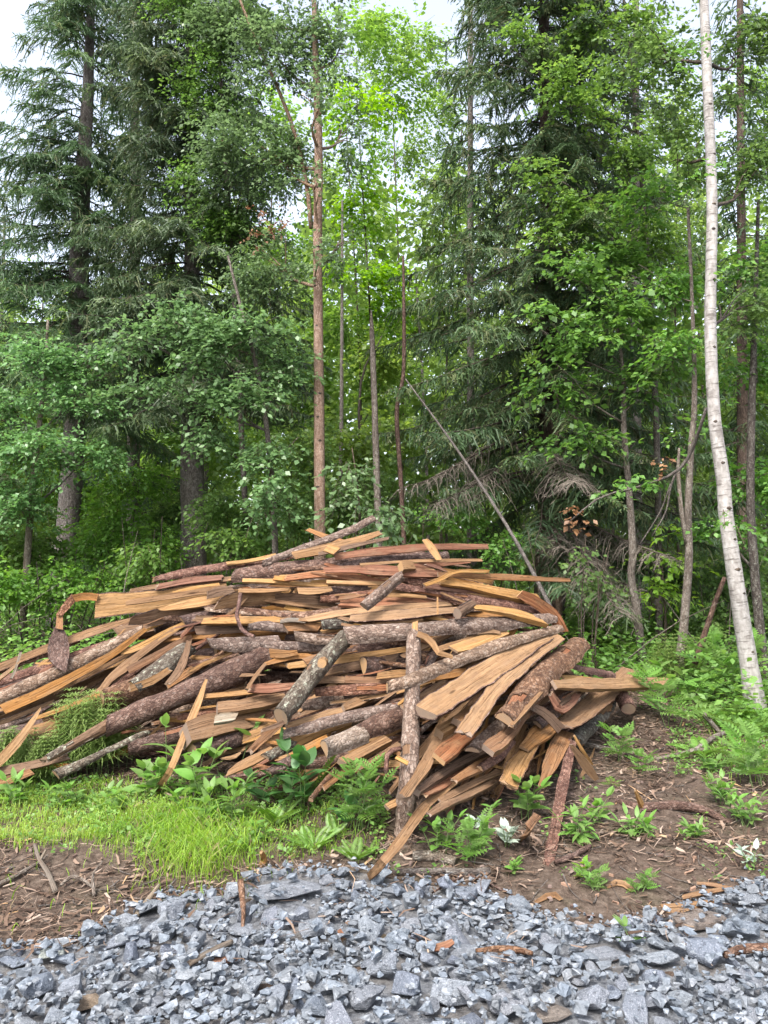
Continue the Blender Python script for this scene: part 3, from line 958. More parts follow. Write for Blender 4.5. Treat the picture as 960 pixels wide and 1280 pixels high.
def scars(root, pts, rad, hs, mat='twig'):
    """dark triangular branch scars standing proud of the bark, facing the camera"""
    for (py_h, sz, a) in hs:
        i = int(np.argmin(abs(pts[:, 2] - py_h)))
        c = pts[i]; r = rad[i]; sz = min(sz * 1.35, r * .55)
        out = nrm(np.array([math.sin(a), -math.cos(a), 0]))
        sd_ = np.array([math.cos(a), math.sin(a), 0])
        up = np.array([0, 0, 1.0])
        V, Fc = [], []
        ring = [(-1, .1), (-.5, .45), (0, .6), (.5, .45), (1, .1), (.45, -.25), (0, -.4), (-.45, -.25)]
        V.append(c + out * (r + sz * 0.35))
        for (u, v) in ring:
            V.append(c + sd_ * u * sz + up * v * sz * 1.1 + out * (math.sqrt(max(r * r - (u * sz) ** 2, 0)) - 0.002))
        for k in range(8):
            Fc.append((0, 1 + k, 1 + (k + 1) % 8))
        o = link('branch_scar', mesh('branch_scar', np.array(V) - np.array(root.location), Fc, M[mat], gc=np.array(V)), root)

def zpx(py, Y):
    return float(P(480, py, Y)[2])

# white birch at the right
rt, tp, tr = broadleaf('birch_tree', 'white-barked birch leaning left, stoutest pale trunk beside the bare earth',
    [(945, 888, 27, 7.3), (936, 830, 22, 7.3), (925, 760, 20, 7.3), (914, 690, 19, 7.3), (907, 640, 17.5, 7.3), (904, 600, 17, 7.3), (893, 520, 15.5, 7.3), (888, 400, 14.5, 7.3), (890, 250, 13.5, 7.3), (884, 100, 12.5, 7.3), (879, -20, 11.5, 7.3), (872, -160, 8, 7.3)],
    [(830, 70, 60, 70, 8.0, .45), (925, 70, 45, 80, 8.0, .6), (850, 200, 50, 60, 8.2, .45), (935, 230, 40, 70, 8.2, .6), (930, 380, 45, 50, 8.4, .6), (850, -80, 120, 70, 7.8, .5)], 'birch', 'leaf', 0.055, 1.0, n=14)
scars(rt, tp, tr, [(zpx(y, 7.3), s, a) for y, s, a in [(580, .026, -.1), (640, .03, .15), (655, .024, -.5), (678, .018, .4), (718, .026, .1), (748, .017, .5), (810, .016, .3), (440, .02, .2), (520, .02, -.3), (350, .02, .3), (300, .022, -.1), (250, .02, .1), (205, .018, .4), (130, .018, 0), (60, .018, .2), (45, .014, .4)]])
i6 = 5
tb = Tubes()
for k in range(26):                       # rough dark plates at the foot
    a = R.uniform(0, 6.3); j = R.randrange(0, 4)
    c = tp[j] + (tp[j + 1] - tp[j]) * R.random()
    o_ = np.array([math.cos(a), math.sin(a), 0]) * tr[j] * .97
    hh = R.uniform(.02, .07)
    tb.add([c + o_ - (0, 0, hh), c + o_ * 1.03, c + o_ + (0, 0, hh)], [.003, R.uniform(.008, .016), .003], 5, True, .3, R)
tag(link('rough_bark', tb.mesh('rough_bark', M['trunk'], np.array(rt.location)), rt), kind='stuff')
crown('c', rt, [(905, 652, 26, 12, 6.9, .35), (880, 215, 20, 22, 6.9, .2), (900, 330, 24, 16, 6.9, .22), (868, 60, 24, 20, 6.9, .25)], np.array(rt.location), 'leaf', 0.055, 1.0, 0.3, 9, 0.4, part='low_sprays')
# red-brown peeling birch behind the pile
rt, tp, tr = broadleaf('birch_tree', 'straight slim birch with bare reddish-brown lower trunk behind the pile top',
    [(400, 700, 15, 9.8), (399, 560, 14, 9.8), (398, 420, 12.5, 9.8), (397, 300, 12, 9.8), (398, 180, 11, 9.8), (394, 60, 8, 9.8), (391, -60, 5, 9.8)],
    [(345, 70, 60, 70, 9.9, .8), (300, 190, 60, 75, 10.4, .75), (425, 60, 45, 60, 10, .35), (350, 200, 45, 60, 10, .6), (428, 160, 30, 60, 10.2, .25), (340, 330, 55, 55, 10.3, .75), (290, 30, 60, 60, 10.5, .6), (398, 322, 24, 24, 9.5, .3), (400, 130, 34, 55, 9.4, .22), (392, 225, 26, 30, 9.5, .2), (425, 300, 25, 60, 10, .3), (370, -60, 90, 60, 9.9, .6)], 'pine', 'leafcool', 0.055, 1.0)
scars(rt, tp, tr, [(zpx(y, 9.8), s, a) for y, s, a in [(630, .02, .2), (600, .022, -.3), (545, .022, .2), (530, .018, -.2), (480, .02, .3), (415, .016, -.3), (360, .03, -.6), (300, .024, .3), (240, .02, -.2)]])
pts = spline([P(389, 285, 9.9), P(383, 230, 9.9), P(368, 165, 9.9), (P(345, 105, 9.9)), P(318, 45, 9.9), P(300, 0, 9.9)], 16)
limb_tubes(rt, [(pts, np.linspace(.035, .018, 16))], 'pine', 'side_stem')
crown('c', rt, [(328, 290, 24, 22, 9.6, .13), (355, 265, 10, 40, 9.6, .10)], np.array(rt.location), 'dead_leaf', 0.05, 1.0, 0.25, 8, 0.8, part='withered_leaves', twigs=False)

# dead snag, thin stems, leaning pole
rt, tp, tr = broadleaf('dead_tree', 'bare broken snag with a pointed top just right of the red-brown birch', [(474, 690, 9, 10.4), (471, 600, 9, 10.4), (468, 500, 8, 10.4), (465, 420, 6.5, 10.4), (464, 388, 1.5, 10.4)], None, 'thin')
broadleaf('young_tree', 'thin dark leafless stem with a kink, right of the broken snag', [(506, 700, 6, 10.8), (501, 600, 6, 10.8), (496, 515, 6, 10.8), (504, 470, 5, 10.8), (505, 400, 4.5, 10.8), (504, 320, 3, 10.8)], None, 'brown')
pp = np.array([P(700, 782, 7.6), P(640, 668, 8.1), P(570, 560, 8.8), P(507, 474, 9.4)])
pp[0][2] = min(pp[0][2], 1.1)
root = tree_root('dead_pole', pp, 'long thin bare grey pole leaning up left across the spruce branches', 'pole')
trunk(root, spline(pp, 14), np.linspace(.024, .009, 14), 'deadtwig', 7, .1, 'stem')
# stems at the right
rt, tp, tr = broadleaf('young_tree', 'slender grey wavy stem with layered leaves left of the forked stems', [(803, 830, 11, 9.2), (797, 770, 10, 9.2), (789, 720, 9.5, 9.2), (791, 690, 10, 9.2), (786, 610, 8, 9.2), (780, 540, 7, 9.2), (779, 470, 5, 9.2), (770, 390, 3, 9.2)],
    [(740, 415, 60, 26, 9.0, .9), (700, 470, 55, 28, 9.0, .8), (775, 395, 55, 36, 9.2, .9), (810, 470, 45, 36, 9.3, .8), (720, 540, 50, 24, 9.2, .8), (660, 400, 40, 22, 9.0, .5), (770, 330, 60, 34, 9.4, .9), (720, 345, 50, 30, 9.2, .6)], 'thin', 'leaf', 0.085, 0.9, 9, .25)
rt, tp, tr = broadleaf('young_tree', 'forked grey stem with bare crooked twigs between the slender stem and the white birch', [(848, 850, 14, 8.4), (855, 780, 11, 8.4), (861, 700, 10, 8.4), (860, 640, 9, 8.4), (864, 560, 8, 8.4), (868, 500, 7, 8.4), (866, 400, 5, 8.4), (860, 260, 4, 8.4)],
    [(850, 430, 45, 40, 8.6, .6), (830, 340, 45, 45, 8.8, .7), (870, 540, 30, 30, 8.6, .4), (830, 250, 50, 45, 8.8, .5)], 'thin', 'leaf', 0.07, 0.9, 9)
def px_limb(rows, n=12):
    return (spline([P(x, y, Y) for x, y, w, Y in rows], n), spline([[w * .5 * Y / F] for x, y, w, Y in rows], n)[:, 0])
limb_tubes(rt, [px_limb([(859, 680, 7, 8.4), (852, 640, 6, 8.4), (848, 590, 5, 8.4), (849, 560, 3, 8.4)])], 'thin', 'fork')
limb_tubes(rt, [px_limb([(883, 510, 4, 7.6), (866, 560, 5, 7.9), (845, 590, 4, 8.0), (800, 608, 3, 8.0), (750, 622, 2.5, 8.0), (712, 652, 2, 8.0)]), px_limb([(845, 590, 3, 8.0), (838, 610, 3, 8.0), (832, 640, 2, 8.0), (815, 670, 1.5, 8.0)]), px_limb([(838, 605, 2, 8.0), (825, 640, 2, 8.0), (800, 680, 1.5, 8.0)])], 'deadtwig', 'bare_branch')
crown('c', rt, [(800, 600, 26, 8, 8.0, .7), (770, 612, 14, 8, 8.0, .8)], np.array(rt.location), 'leaf', 0.07, 1, .2, 7, part='branch_leaves', twigs=False)
crown('c', rt, [(722, 640, 16, 9, 8.0, .3), (715, 655, 10, 8, 8.0, .3), (815, 582, 20, 5, 8.0, .25)], np.array(rt.location), 'dead_leaf', 0.06, 1, .15, 6, part='withered_leaves', twigs=False)
rows = [(868, 830, 7, 8.2), (880, 795, 7, 8.2), (895, 750, 6, 8.1), (906, 722, 5, 8.0)]
sp, sr = px_limb(rows, 10)
root = tree_root('leaning_stick', sp, 'dark crooked stick leaning from the forked stem towards the white birch', 'stick')
trunk(root, sp, sr, 'brown', 6, .1, 'stem')
broadleaf('young_tree', 'lichen-grey stem standing close behind the white birch at right', [(958, 870, 13, 8.6), (950, 790, 12, 8.6), (942, 700, 11, 8.6), (938, 620, 10, 8.6), (940, 500, 9, 8.6), (944, 380, 6, 8.6), (948, 250, 4, 8.6)],
    [(935, 450, 40, 45, 9.0, .8), (930, 600, 45, 40, 9.2, .8), (915, 660, 40, 30, 9.4, .6), (950, 330, 40, 50, 9.2, .8)], 'lichen', 'leaf', 0.07, 1.0)
# green leafy tree in front of the big spruce, upper right
broadleaf('broadleaf_tree', 'light green leafy tree reaching in front of the largest dark spruce', [(824, 800, 9, 10.2), (822, 600, 8, 10.2), (815, 400, 7, 10.2), (800, 200, 5, 10.2), (780, 0, 3, 10.2)],
    [(712, 120, 55, 50, 9.6, .8), (690, 220, 50, 35, 9.5, .55), (730, 270, 60, 40, 9.6, .75), (690, 300, 40, 18, 9.4, .6), (770, 180, 50, 50, 9.8, .6), (790, 90, 45, 60, 9.8, .5), (760, 30, 70, 40, 9.8, .7), (800, 300, 50, 40, 9.8, .7), (640, 60, 40, 35, 9.8, .4), (700, -60, 110, 50, 9.8, .7)], 'thin', 'leaflight', 0.065, 0.85)
# left: pale cool-green bush tree and the leafy middle
broadleaf('broadleaf_tree', 'cool green leafy tree spreading over the left spruce trunk', [(30, 760, 9, 10.6), (40, 620, 8, 10.6), (55, 480, 5, 10.6), (60, 400, 3, 10.6)],
    [(40, 440, 65, 35, 10.4, .8), (95, 500, 50, 30, 10.4, .8), (40, 560, 70, 34, 10.2, 1), (110, 570, 40, 24, 10.2, .8), (20, 630, 50, 35, 10.4, .8), (120, 450, 40, 25, 10.6, .6), (10, 500, 50, 30, 10.6, .8), (-70, 520, 60, 90, 10.6, .7)], 'thin', 'leafcool', 0.06, 1.0, 11, .2)
broadleaf('broadleaf_tree', 'leafy tree with round dark-green leaves between the two grey-trunked spruces and the red-brown birch', [(345, 720, 8, 9.6), (340, 600, 7, 9.6), (325, 480, 6, 9.6), (300, 380, 4, 9.6), (285, 320, 3, 9.6)],
    [(215, 400, 55, 32, 9.5, .8), (270, 440, 55, 36, 9.4, .9), (320, 410, 50, 40, 9.6, .9), (300, 500, 55, 36, 9.5, .8), (355, 470, 35, 46, 9.8, .8), (200, 480, 50, 26, 9.6, .6), (330, 610, 40, 40, 9.2, .7), (345, 560, 40, 30, 9.5, .7), (260, 550, 45, 30, 9.8, .7), (170, 420, 40, 22, 9.4, .5)], 'thin', 'leafcool', 0.07, 1.0, 10, .3)
broadleaf('broadleaf_tree', 'tall leafy tree whose crown covers the upper trunk of the broad dark spruce', [(310, 720, 8, 11), (300, 500, 7, 11), (285, 250, 6, 11), (270, 0, 4, 11)],
    [(270, 120, 50, 60, 10.9, .55), (250, 240, 45, 45, 10.9, .4), (300, 290, 50, 40, 10.9, .8), (290, 30, 50, 50, 10.9, .6), (230, 20, 50, 40, 10.9, .4), (280, -70, 90, 50, 10.9, .7)], 'thin', 'leaf', 0.055, 1.0)
broadleaf('aspen_sapling', 'sapling with dangling pale leaves around the foot of the broken snag', [(452, 700, 4, 9.3), (450, 650, 3, 9.3), (446, 600, 2, 9.3), (440, 560, 1.5, 9.3)],
    [(445, 590, 22, 26, 9.2, .45), (450, 640, 34, 24, 9.2, .6), (490, 640, 26, 28, 9.4, .6), (425, 615, 20, 20, 9.2, .4)], 'twig', 'leafcool', 0.085, 0.8, 7, 1.0)
broadleaf('maple_sapling', 'bright yellow-green sapling glowing between the slender stems', [(832, 800, 4, 9.8), (830, 740, 3, 9.8), (825, 690, 2, 9.8)],
    [(822, 690, 26, 18, 9.6, .8), (815, 730, 30, 16, 9.6, .8), (835, 660, 18, 14, 9.6, .6)], 'twig', 'leafbright', 0.09, 0.9, 8, .3)

# bushes in front of the trunks, left to right
BUSH = [
 ('broad green bush at the far left below the cool green tree', [(30, 690, 60, 50, 11, .9), (-30, 700, 60, 70, 11, .9)], 'leafdark'),
 ('shady bush between the two grey spruce trunks', [(130, 660, 45, 55, 11.4, .9), (185, 690, 45, 45, 11.4, .9), (160, 600, 50, 40, 11.6, .7)], 'leafdark'),
 ('green bush pressed against the thick grey trunk on its right side', [(285, 640, 40, 50, 11, .9), (310, 680, 40, 40, 11, .9), (215, 640, 30, 50, 12.6, .8)], 'leaf'),
 ('bush behind the top of the pile at the red-brown birch foot', [(365, 640, 40, 45, 10.6, 1), (425, 620, 35, 50, 11, .8), (380, 560, 40, 40, 11, .8), (470, 600, 36, 40, 11.6, .6)], 'leaf'),
 ('small light bush at the pile right of the leaning pole', [(720, 720, 30, 30, 9.0, .35), (700, 690, 20, 14, 8.6, .3)], 'leaf'),
 ('leafy bush behind the white birch and lichen-grey stem', [(925, 700, 45, 40, 10, 1), (900, 750, 40, 40, 10, .9), (960, 760, 40, 50, 9.8, .9)], 'leaf'),
 ('dim bush in the shade between the slender and the forked stem', [(830, 770, 40, 26, 11, .9), (760, 760, 45, 30, 11.4, .8)], 'leafdark'),
 ('bright bush low behind the left shoulder of the pile', [(60, 730, 60, 34, 10.4, .8), (120, 715, 50, 34, 10.8, .8), (-20, 740, 60, 40, 10, .8)], 'leafdark'),
 ('bright bush between the thick grey trunk and the cap slab of the pile', [(185, 680, 40, 34, 10.6, .7), (290, 670, 36, 24, 10.2, .5)], 'leafdark'),
 ('bright low bush in the hollow right of the pile', [(760, 740, 40, 40, 10.4, .7), (830, 720, 40, 40, 10.6, .7), (880, 790, 30, 26, 10, .7)], 'leafdark'),
 ('leafy bush under the spruce in front of the leaning pole', [(560, 650, 45, 30, 10.8, .5), (620, 690, 50, 26, 10.4, .5)], 'leaf'),
]
for lb, pads, lm in BUSH:
    c = P(pads[0][0], pads[0][1], pads[0][4])
    base = np.array([c[0], c[1], float(h(c[0], c[1]))])
    root = tag(empty('bush', base), lb, 'bush')
    segs = []
    for p in pads:
        e = P(p[0], p[1], p[4])
        for _ in range(3):
            e2 = e + np.array([R.uniform(-.4, .4), R.uniform(-.3, .3), R.uniform(0, .4)])
            b = np.array([(base[0] + e2[0]) / 2, (base[1] + e2[1]) / 2, 0]); b[2] = float(h(b[0], b[1])) - 0.02
            segs.append((spline([b, (b + e2) / 2 + np.array([R.uniform(-.1, .1), 0, 0]), e2], 7), np.linspace(.012, .004, 7)))
    limb_tubes(root, segs, 'twig', 'stem')
    crown('c', root, pads, base, lm, 0.065, 1.0, .35, 11, .3)

# far trees: trunk and crown each, 17 to 24 m away
FAR = [
 ('bright yellow-green hanging birch in the gap right of the red-brown trunk', 455, 17, 60, [(450, 150, 40, 70), (470, 260, 45, 60), (445, 340, 40, 40), (490, 380, 40, 50)], 'leafbright'),
 ('bright leafy tree low in the gap behind the broken snag', 460, 16, 420, [(450, 450, 55, 45), (490, 540, 50, 50), (430, 540, 40, 60)], 'leafbright'),
 ('airy far birch filling the gap under the sky right of the red-brown trunk', 440, 18, -20, [(440, 40, 55, 60, .7), (490, 110, 55, 60, .7), (520, 40, 40, 40, .4), (430, 400, 50, 50, .8), (480, 470, 50, 50, .8)], 'leaffar'),
 ('tall far birch with thin crown at the top of the gap', 500, 22, -40, [(490, 40, 45, 40, .5), (520, 90, 40, 50, .6), (545, 150, 40, 60, .6), (430, 230, 40, 70, .6), (450, 110, 40, 50, .35), (500, 170, 40, 50, .5)], 'leaffar'),
 ('far leafy tree behind the left spruce near the sky gap', 60, 20, 320, [(30, 360, 60, 40), (110, 400, 60, 40), (60, 480, 70, 50)], 'leaffar'),
 ('far leafy tree showing between the two grey-trunked spruces', 190, 19, 320, [(170, 380, 60, 50), (220, 470, 60, 50), (130, 530, 60, 40)], 'leaffar'),
 ('far leafy tree behind the red-brown birch crown', 340, 20, 60, [(330, 180, 60, 90), (370, 330, 60, 70), (300, 420, 60, 60), (380, 470, 50, 60)], 'leaffar'),
 ('far tree behind the left edge of the largest spruce', 560, 19, 160, [(545, 260, 50, 60), (540, 400, 60, 60), (590, 500, 60, 60)], 'leaffar'),
 ('far leafy tree right of the largest spruce trunk', 760, 18, 60, [(770, 230, 60, 70), (750, 400, 60, 60), (760, 560, 70, 60)], 'leaffar'),
 ('far leafy tree showing just left of the white birch', 850, 18, 60, [(840, 130, 40, 60), (850, 300, 50, 70), (845, 450, 60, 60), (830, 600, 60, 60)], 'leaffar'),
 ('far leafy tree at the right border behind the lichen-grey stem', 960, 17, 0, [(940, 150, 40, 100), (950, 350, 50, 80), (930, 520, 50, 70), (1010, 300, 60, 200)], 'leaffar'),
 ('far green tree low behind the left grey trunk', 10, 18, 480, [(0, 560, 70, 50), (90, 600, 60, 50), (-80, 520, 60, 100)], 'leaffar'),
 ('far green tree low behind the thick grey trunk', 250, 17, 420, [(240, 540, 70, 50), (310, 560, 60, 60), (200, 610, 60, 50)], 'leaffar'),
]
for lb, px, Y, top, pads, lm in FAR:
    broadleaf('far_tree', lb, [(px, 760, 4, Y), (px + R.uniform(-14, 14), 500, 3, Y), (px + R.uniform(-18, 18), max(top, 120), 1.2, Y)],
              [(*p[:4], Y + R.uniform(-.8, .8), p[4] if len(p) > 4 else .8) for p in pads], 'twig', lm, 0.11, 0.7, 9, .5, .55)

# forest interior and far wood: nobody could count these
def far_wood():
    n = 48000
    px = rng.uniform(-170, 1130, n)
    Y = rng.uniform(18, 34, n)
    top = np.interp(px, [-260, 0, 60, 130, 300, 400, 520, 620, 700, 960, 1220], [250, 330, 330, 300, 200, 190, 180, 120, 140, 170, 200]) + 130 * vnoise(px / 40, px * 0, 5) + 60
    py = top + (800 - top) * rng.random(n) ** 0.85
    k = Y / F
    x = (px - 480) * k
    z = np.maximum(1.6 + (707 - py) * k, h(x, Y) + 0.1)
    keep = vnoise(x * 1.1, z * 1.1 + Y * 0.7, 21) > -0.18
    c = np.stack([x, Y, z], -1)[keep]
    m = len(c)
    Q, T = [], []
    tone = np.clip(0.45 + 0.9 * vnoise(c[:, 0] * 0.8, c[:, 2] * 0.8, 22) + rng.normal(0, .12, m), 0, 1)
    for _ in range(3):
        d = rand_unit(m) * np.array([1, 1, .6])
        d[:, 2] -= .3
        s = rng.uniform(.18, .33, m)
        Q.append(leaves(c + rng.normal(0, .16, (m, 3)), nrm(d), s, s * .7, .4)); T.append(tone)
    # the low dark depth of the wood, further back
    n = 13000
    Y = rng.uniform(32, 42, n); px = rng.uniform(-170, 1130, n); py = rng.uniform(400, 745, n)
    c = np.stack([(px - 480) * Y / F, Y, np.maximum(1.6 + (707 - py) * Y / F, h(px * 0, Y) + .2)], -1)
    for _ in range(3):
        d = nrm(rand_unit(n) * np.array([1, .6, .8]))
        s = rng.uniform(.3, .5, n)
        Q.append(leaves(c + rng.normal(0, .3, (n, 3)), d, s, s * .75, .2)); T.append(np.clip(rng.normal(.4, .2, n), 0, 1))
    tag(link('far_wood', quads('far_wood', np.concatenate(Q), M['leaffar'], np.clip(np.concatenate(T), 0, 1))), 'dense green mass of trees deep in the forest behind everything', None, None, 'stuff')
    tb = Tubes()
    for _ in range(40):
        x0, y0 = R.uniform(-14, 14), R.uniform(15, 30)
        g = float(h(x0, y0))
        hh = R.uniform(4, 11)
        lean = R.uniform(-.4, .4)
        r0 = R.uniform(.03, .11)
        tb.add(spline([(x0, y0, g - .1), (x0 + lean * .5 + R.uniform(-.1, .1), y0, g + hh / 2), (x0 + lean, y0, g + hh)], 7), np.linspace(r0, r0 * .4, 7), 6, False, .1, R)
    tag(link('far_trunks', tb.mesh('far_trunks', M['trunk'])), 'thin trunks standing deep in the forest shade', None, None, 'stuff')
far_wood()

def undergrowth():
    """low herb layer between the trunks"""
    n = 9000
    x = rng.uniform(-9, 9, n); y = 6.2 + 11 * rng.random(n) ** 1.2
    px, py = proj(np.stack([x, y, h(x, y) + .1], -1))
    keep = (vnoise(x * 1.2, y * 1.2, 31) > -0.22) & ~((x > -4.2) & (x < 2.5) & (y < 8.3) & (px > -160)) & ~((px > -200) & (px < 860) & (y < 7.9) & (px > 60)) & ~((px > 700) & (px < 870) & (y < 7.6)) & ((px > 880) | (y > 7.4) | (px < 60))
    x, y = x[keep], y[keep]
    m = len(x)
    tall = np.where(rng.random(m) < .3, rng.uniform(.3, .7, m), rng.uniform(.1, .4, m))
    g = h(x, y)
    tone = np.clip(.5 + .8 * vnoise(x * .9, y * .9, 33) + rng.normal(0, .12, m), 0, 1)
    Q, T = [], []
    for k in range(14):
        t = rng.random(m) ** .7
        a = rng.uniform(0, 6.28, m)
        sp = .03 + .16 * rng.random(m)
        c = np.stack([x + np.cos(a) * sp, y + np.sin(a) * sp, g + .03 + tall * t], -1)
        d = nrm(np.stack([np.cos(a), np.sin(a), rng.normal(-.1, .35, m)], -1))
        s = rng.uniform(.045, .10, m)
        Q.append(leaves(c, d, s, s * rng.uniform(.4, .7, m), .8)); T.append(np.clip(tone + rng.normal(0, .13, m), 0, 1))
    tag(link('undergrowth', quads('undergrowth', np.concatenate(Q), M['herb'], np.concatenate(T))), 'bright green low herbs and ferns covering the forest floor between the trunks', None, None, 'stuff')
    # thin dead twigs and saplings' stems low in the forest
    tb = Tubes()
    for _ in range(420):
        x0, y0 = R.uniform(-8, 8), R.uniform(8.6, 15)
        g0 = float(h(x0, y0))
        L = R.uniform(.5, 2.4)
        a, el = R.uniform(0, 6.3), R.uniform(.3, 1.5)
        d = np.array([math.cos(a) * math.cos(el), math.sin(a) * math.cos(el), math.sin(el)])
        p0 = np.array([x0, y0, g0 - .02])
        tb.add(spline([p0, p0 + d * L * .5 + np.array([R.uniform(-.08, .08), 0, R.uniform(-.05, .1)]), p0 + d * L + np.array([R.uniform(-.2, .2), 0, -.08 * L])], 6), np.linspace(R.uniform(.004, .012), .002, 6), 4, False, 0, R)
    tag(link('dead_brushwood', tb.mesh('dead_brushwood', M['deadtwig'])), 'thin dry twigs and stems tangled in the forest shade', None, None, 'stuff')
undergrowth()
# ================================================================ THE PILE
_px = [-300, -100, 0, 150, 300, 500, 640, 700, 790, 860]
_pb = [1000, 985, 980, 990, 1005, 1046, 1000, 975, 896, 880]
_pd = [float(G(a, b)[1]) for a, b in zip(_px, _pb)]
def D(px, py):
    """distance of the front face of the pile"""
    yb = np.interp(px, _px, _pb)
    return float(np.interp(px, _px, _pd) + (yb - py) / 330.0 * 1.45)

def jag(r, a):
    return r.uniform(-a, a)

def piece(kind, name, matb, matw, path, off=(0, 0), tilt=35, label=None, T=None, flaky=0.0, ends=(0, 0), cat=None, group=None, gnd=False, W=None, pts=None, seed=None, parts=True):
    """one offcut. kind: L round log, B half-round slab bark outwards, W half-round slab sawn face outwards, S sawn strip or board.
    path rows: px, py, width px. off: metres behind the front face at each end. tilt: degrees the visible face leans up. ends: raggedness in metres"""
    r = random.Random(seed if seed is not None else str(path) + str(label))
    if pts is None:
        n0 = len(path)
        P3 = []
        cl = [0.0]
        for a, b in zip(path[:-1], path[1:]):
            cl.append(cl[-1] + math.hypot(b[0] - a[0], b[1] - a[1]))
        for i, row in enumerate(path):
            f = cl[i] / cl[-1]
            d = D(row[0], row[1]) + off[0] + (off[1] - off[0]) * f
            gd = G(row[0], row[1])[1] - 0.02
            d = min(d, gd)
            if gnd == 'a' and i == 0: d = gd + 0.015
            if gnd == 'b' and i == n0 - 1: d = gd + 0.015
            p = P(row[0], row[1], d)
            P3.append([*p, row[2] * d / F])
    else:
        P3 = pts
    P3 = np.array(P3)
    L = np.linalg.norm(np.diff(P3[:, :3], axis=0), axis=1).sum()
    n = int(np.clip(L / (0.055 if pts is None else 0.11), 4, 34))
    c = spline(P3, n)
    p, wd = c[:, :3], np.maximum(c[:, 3], 0.004)
    t = nrm(np.gradient(p, axis=0))
    view = nrm(EYE - p)
    ta = math.radians(tilt)
    nn = math.cos(ta) * view + math.sin(ta) * np.array([0, 0, 1.0])
    nn = nrm(nn - (nn * t).sum(1, keepdims=True) * t)
    warp = math.radians(r.uniform(-9, 9)) * np.linspace(-1, 1, n)
    uu = np.cross(t, nn)
    nn = nn * np.cos(warp)[:, None] + uu * np.sin(warp)[:, None]
    uu = np.cross(t, nn)
    if pts is None:
        sc = nrm(np.cross(view, t))
        fs = np.abs((uu * sc).sum(1))
        if kind != 'L':
            wd = wd / np.clip(fs + (0.3 if kind in 'BW' else 0.12), 0.5, 1.0) * (0.82 if kind == 'B' else 1.0)
        else:
            wd = wd * 0.92
    else:
        wd = c[:, 3]
    wmax = float(wd.max())
    # cross-section, u across and v outwards, in units of the width
    if kind == 'L':
        m = 12
        sec = [(0.5 * math.cos(2 * math.pi * k / m), 0.5 * math.sin(2 * math.pi * k / m), 1) for k in range(m)]
        arc = m
    elif kind in 'BW':
        th = T if T is not None else 0.36
        m = 8
        sec = [(-0.5 * math.cos(math.pi * k / m), th * math.sin(math.pi * k / m) ** 0.85, 1) for k in range(m + 1)]
        sec += [(0.26, 0.0, 0), (0.0, 0.0, 0), (-0.26, 0.0, 0)]
        arc = m + 1
        if kind == 'W':
            sec = [(a, -b, f) for a, b, f in sec]
        else:
            sec = [(a, b - th * 0.5, f) for a, b, f in sec]
    else:
        th = (T if T is not None else min(0.3, 0.022 / max(wmax, 0.02)))
        sec = [(-0.5, 0, 0), (-0.2, 0, 0), (0.2, 0, 0), (0.5, 0, 0), (0.48, -th, 0), (0.1, -th, 0), (-0.25, -th, 0), (-0.5, -th, 0)]
        arc = 0
    k = len(sec)
    V, gc = [], []
    s0 = r.random() * 60
    ph = [r.uniform(0, 6.3) for _ in range(6)]
    ss = np.concatenate([[0], np.cumsum(np.linalg.norm(np.diff(p, axis=0), axis=1))])
    for i in range(n):
        s = ss[i]
        e = 1 + 0.07 * math.sin(s * 7 + ph[0]) + 0.05 * math.sin(s * 19 + ph[1]) + 0.03 * jag(r, 1)
        el, er = e + 0.05 * math.sin(s * 9 + ph[2]) + 0.022 * jag(r, 1), e + 0.05 * math.sin(s * 8 + ph[3]) + 0.022 * jag(r, 1)
        for j, (u, v, f) in enumerate(sec):
            w_ = wd[i]
            q = p[i] + uu[i] * u * w_ * (el if u < 0 else er) + nn[i] * (v * w_ * e + 0.01 * w_ * jag(r, 1) + (0.004 * jag(r, 1) if f else 0.0012 * jag(r, 1)))
            sl = 0.0
            if i == 0: sl = -1
            if i == n - 1: sl = 1
            if sl:
                eg = ends[0] if sl < 0 else ends[1]
                q = q + t[i] * sl * (abs(jag(r, 1)) * eg + u * wmax * math.sin(ph[4] if sl < 0 else ph[5]) * 0.35)
            V.append(q); gc.append((s0 + s, u * w_, v * w_ + u * w_ * 0.3))
    V = np.array(V)
    Fc, mi = [], []
    bark_faces = []
    for i in range(n - 1):
        for j in range(k):
            j2 = (j + 1) % k
            q = (i * k + j, i * k + j2, (i + 1) * k + j2, (i + 1) * k + j)
            isb = arc and ((kind == 'L') or j < arc - 1)
            Fc.append(q); mi.append(1 if isb else 0)
            if isb: bark_faces.append((i, j, q))
    def cap(i, sgn):
        b = i * k
        ctr = V[b:b + k].mean(0)
        ci = len(V_) ; V_.append(ctr); g_.append((s0 * 3.1, 0, 0))
        ring = []
        for j in range(k):
            V_.append(V[b + j]); g_.append((s0 * 3.1 + sec[j][0] * wd[i] * .4, sec[j][0] * wd[i], sec[j][1] * wd[i])); ring.append(len(V_) - 1)
        for j in range(k):
            j2 = (j + 1) % k
            F_.append((ci, ring[j2], ring[j]) if sgn < 0 else (ci, ring[j], ring[j2])); mi.append(2 if len(mats) > 2 else 0)
    inner = 'fibre' if matb in ('red', 'brown', 'fibre') else 'worn'
    mats = [M[matw], M[inner], M['endgrain']]
    V_, g_, F_ = list(V), list(gc), list(Fc)
    cap(0, -1); cap(n - 1, 1)
    V_ = np.array(V_)
    o3 = p[0]
    me = mesh(name, V_ - o3, F_, mats, mi, False, g_)
    o = link(name, me, None, o3)
    tag(o, label, cat or name.replace('_', ' ').split()[-1], group, 'thing')
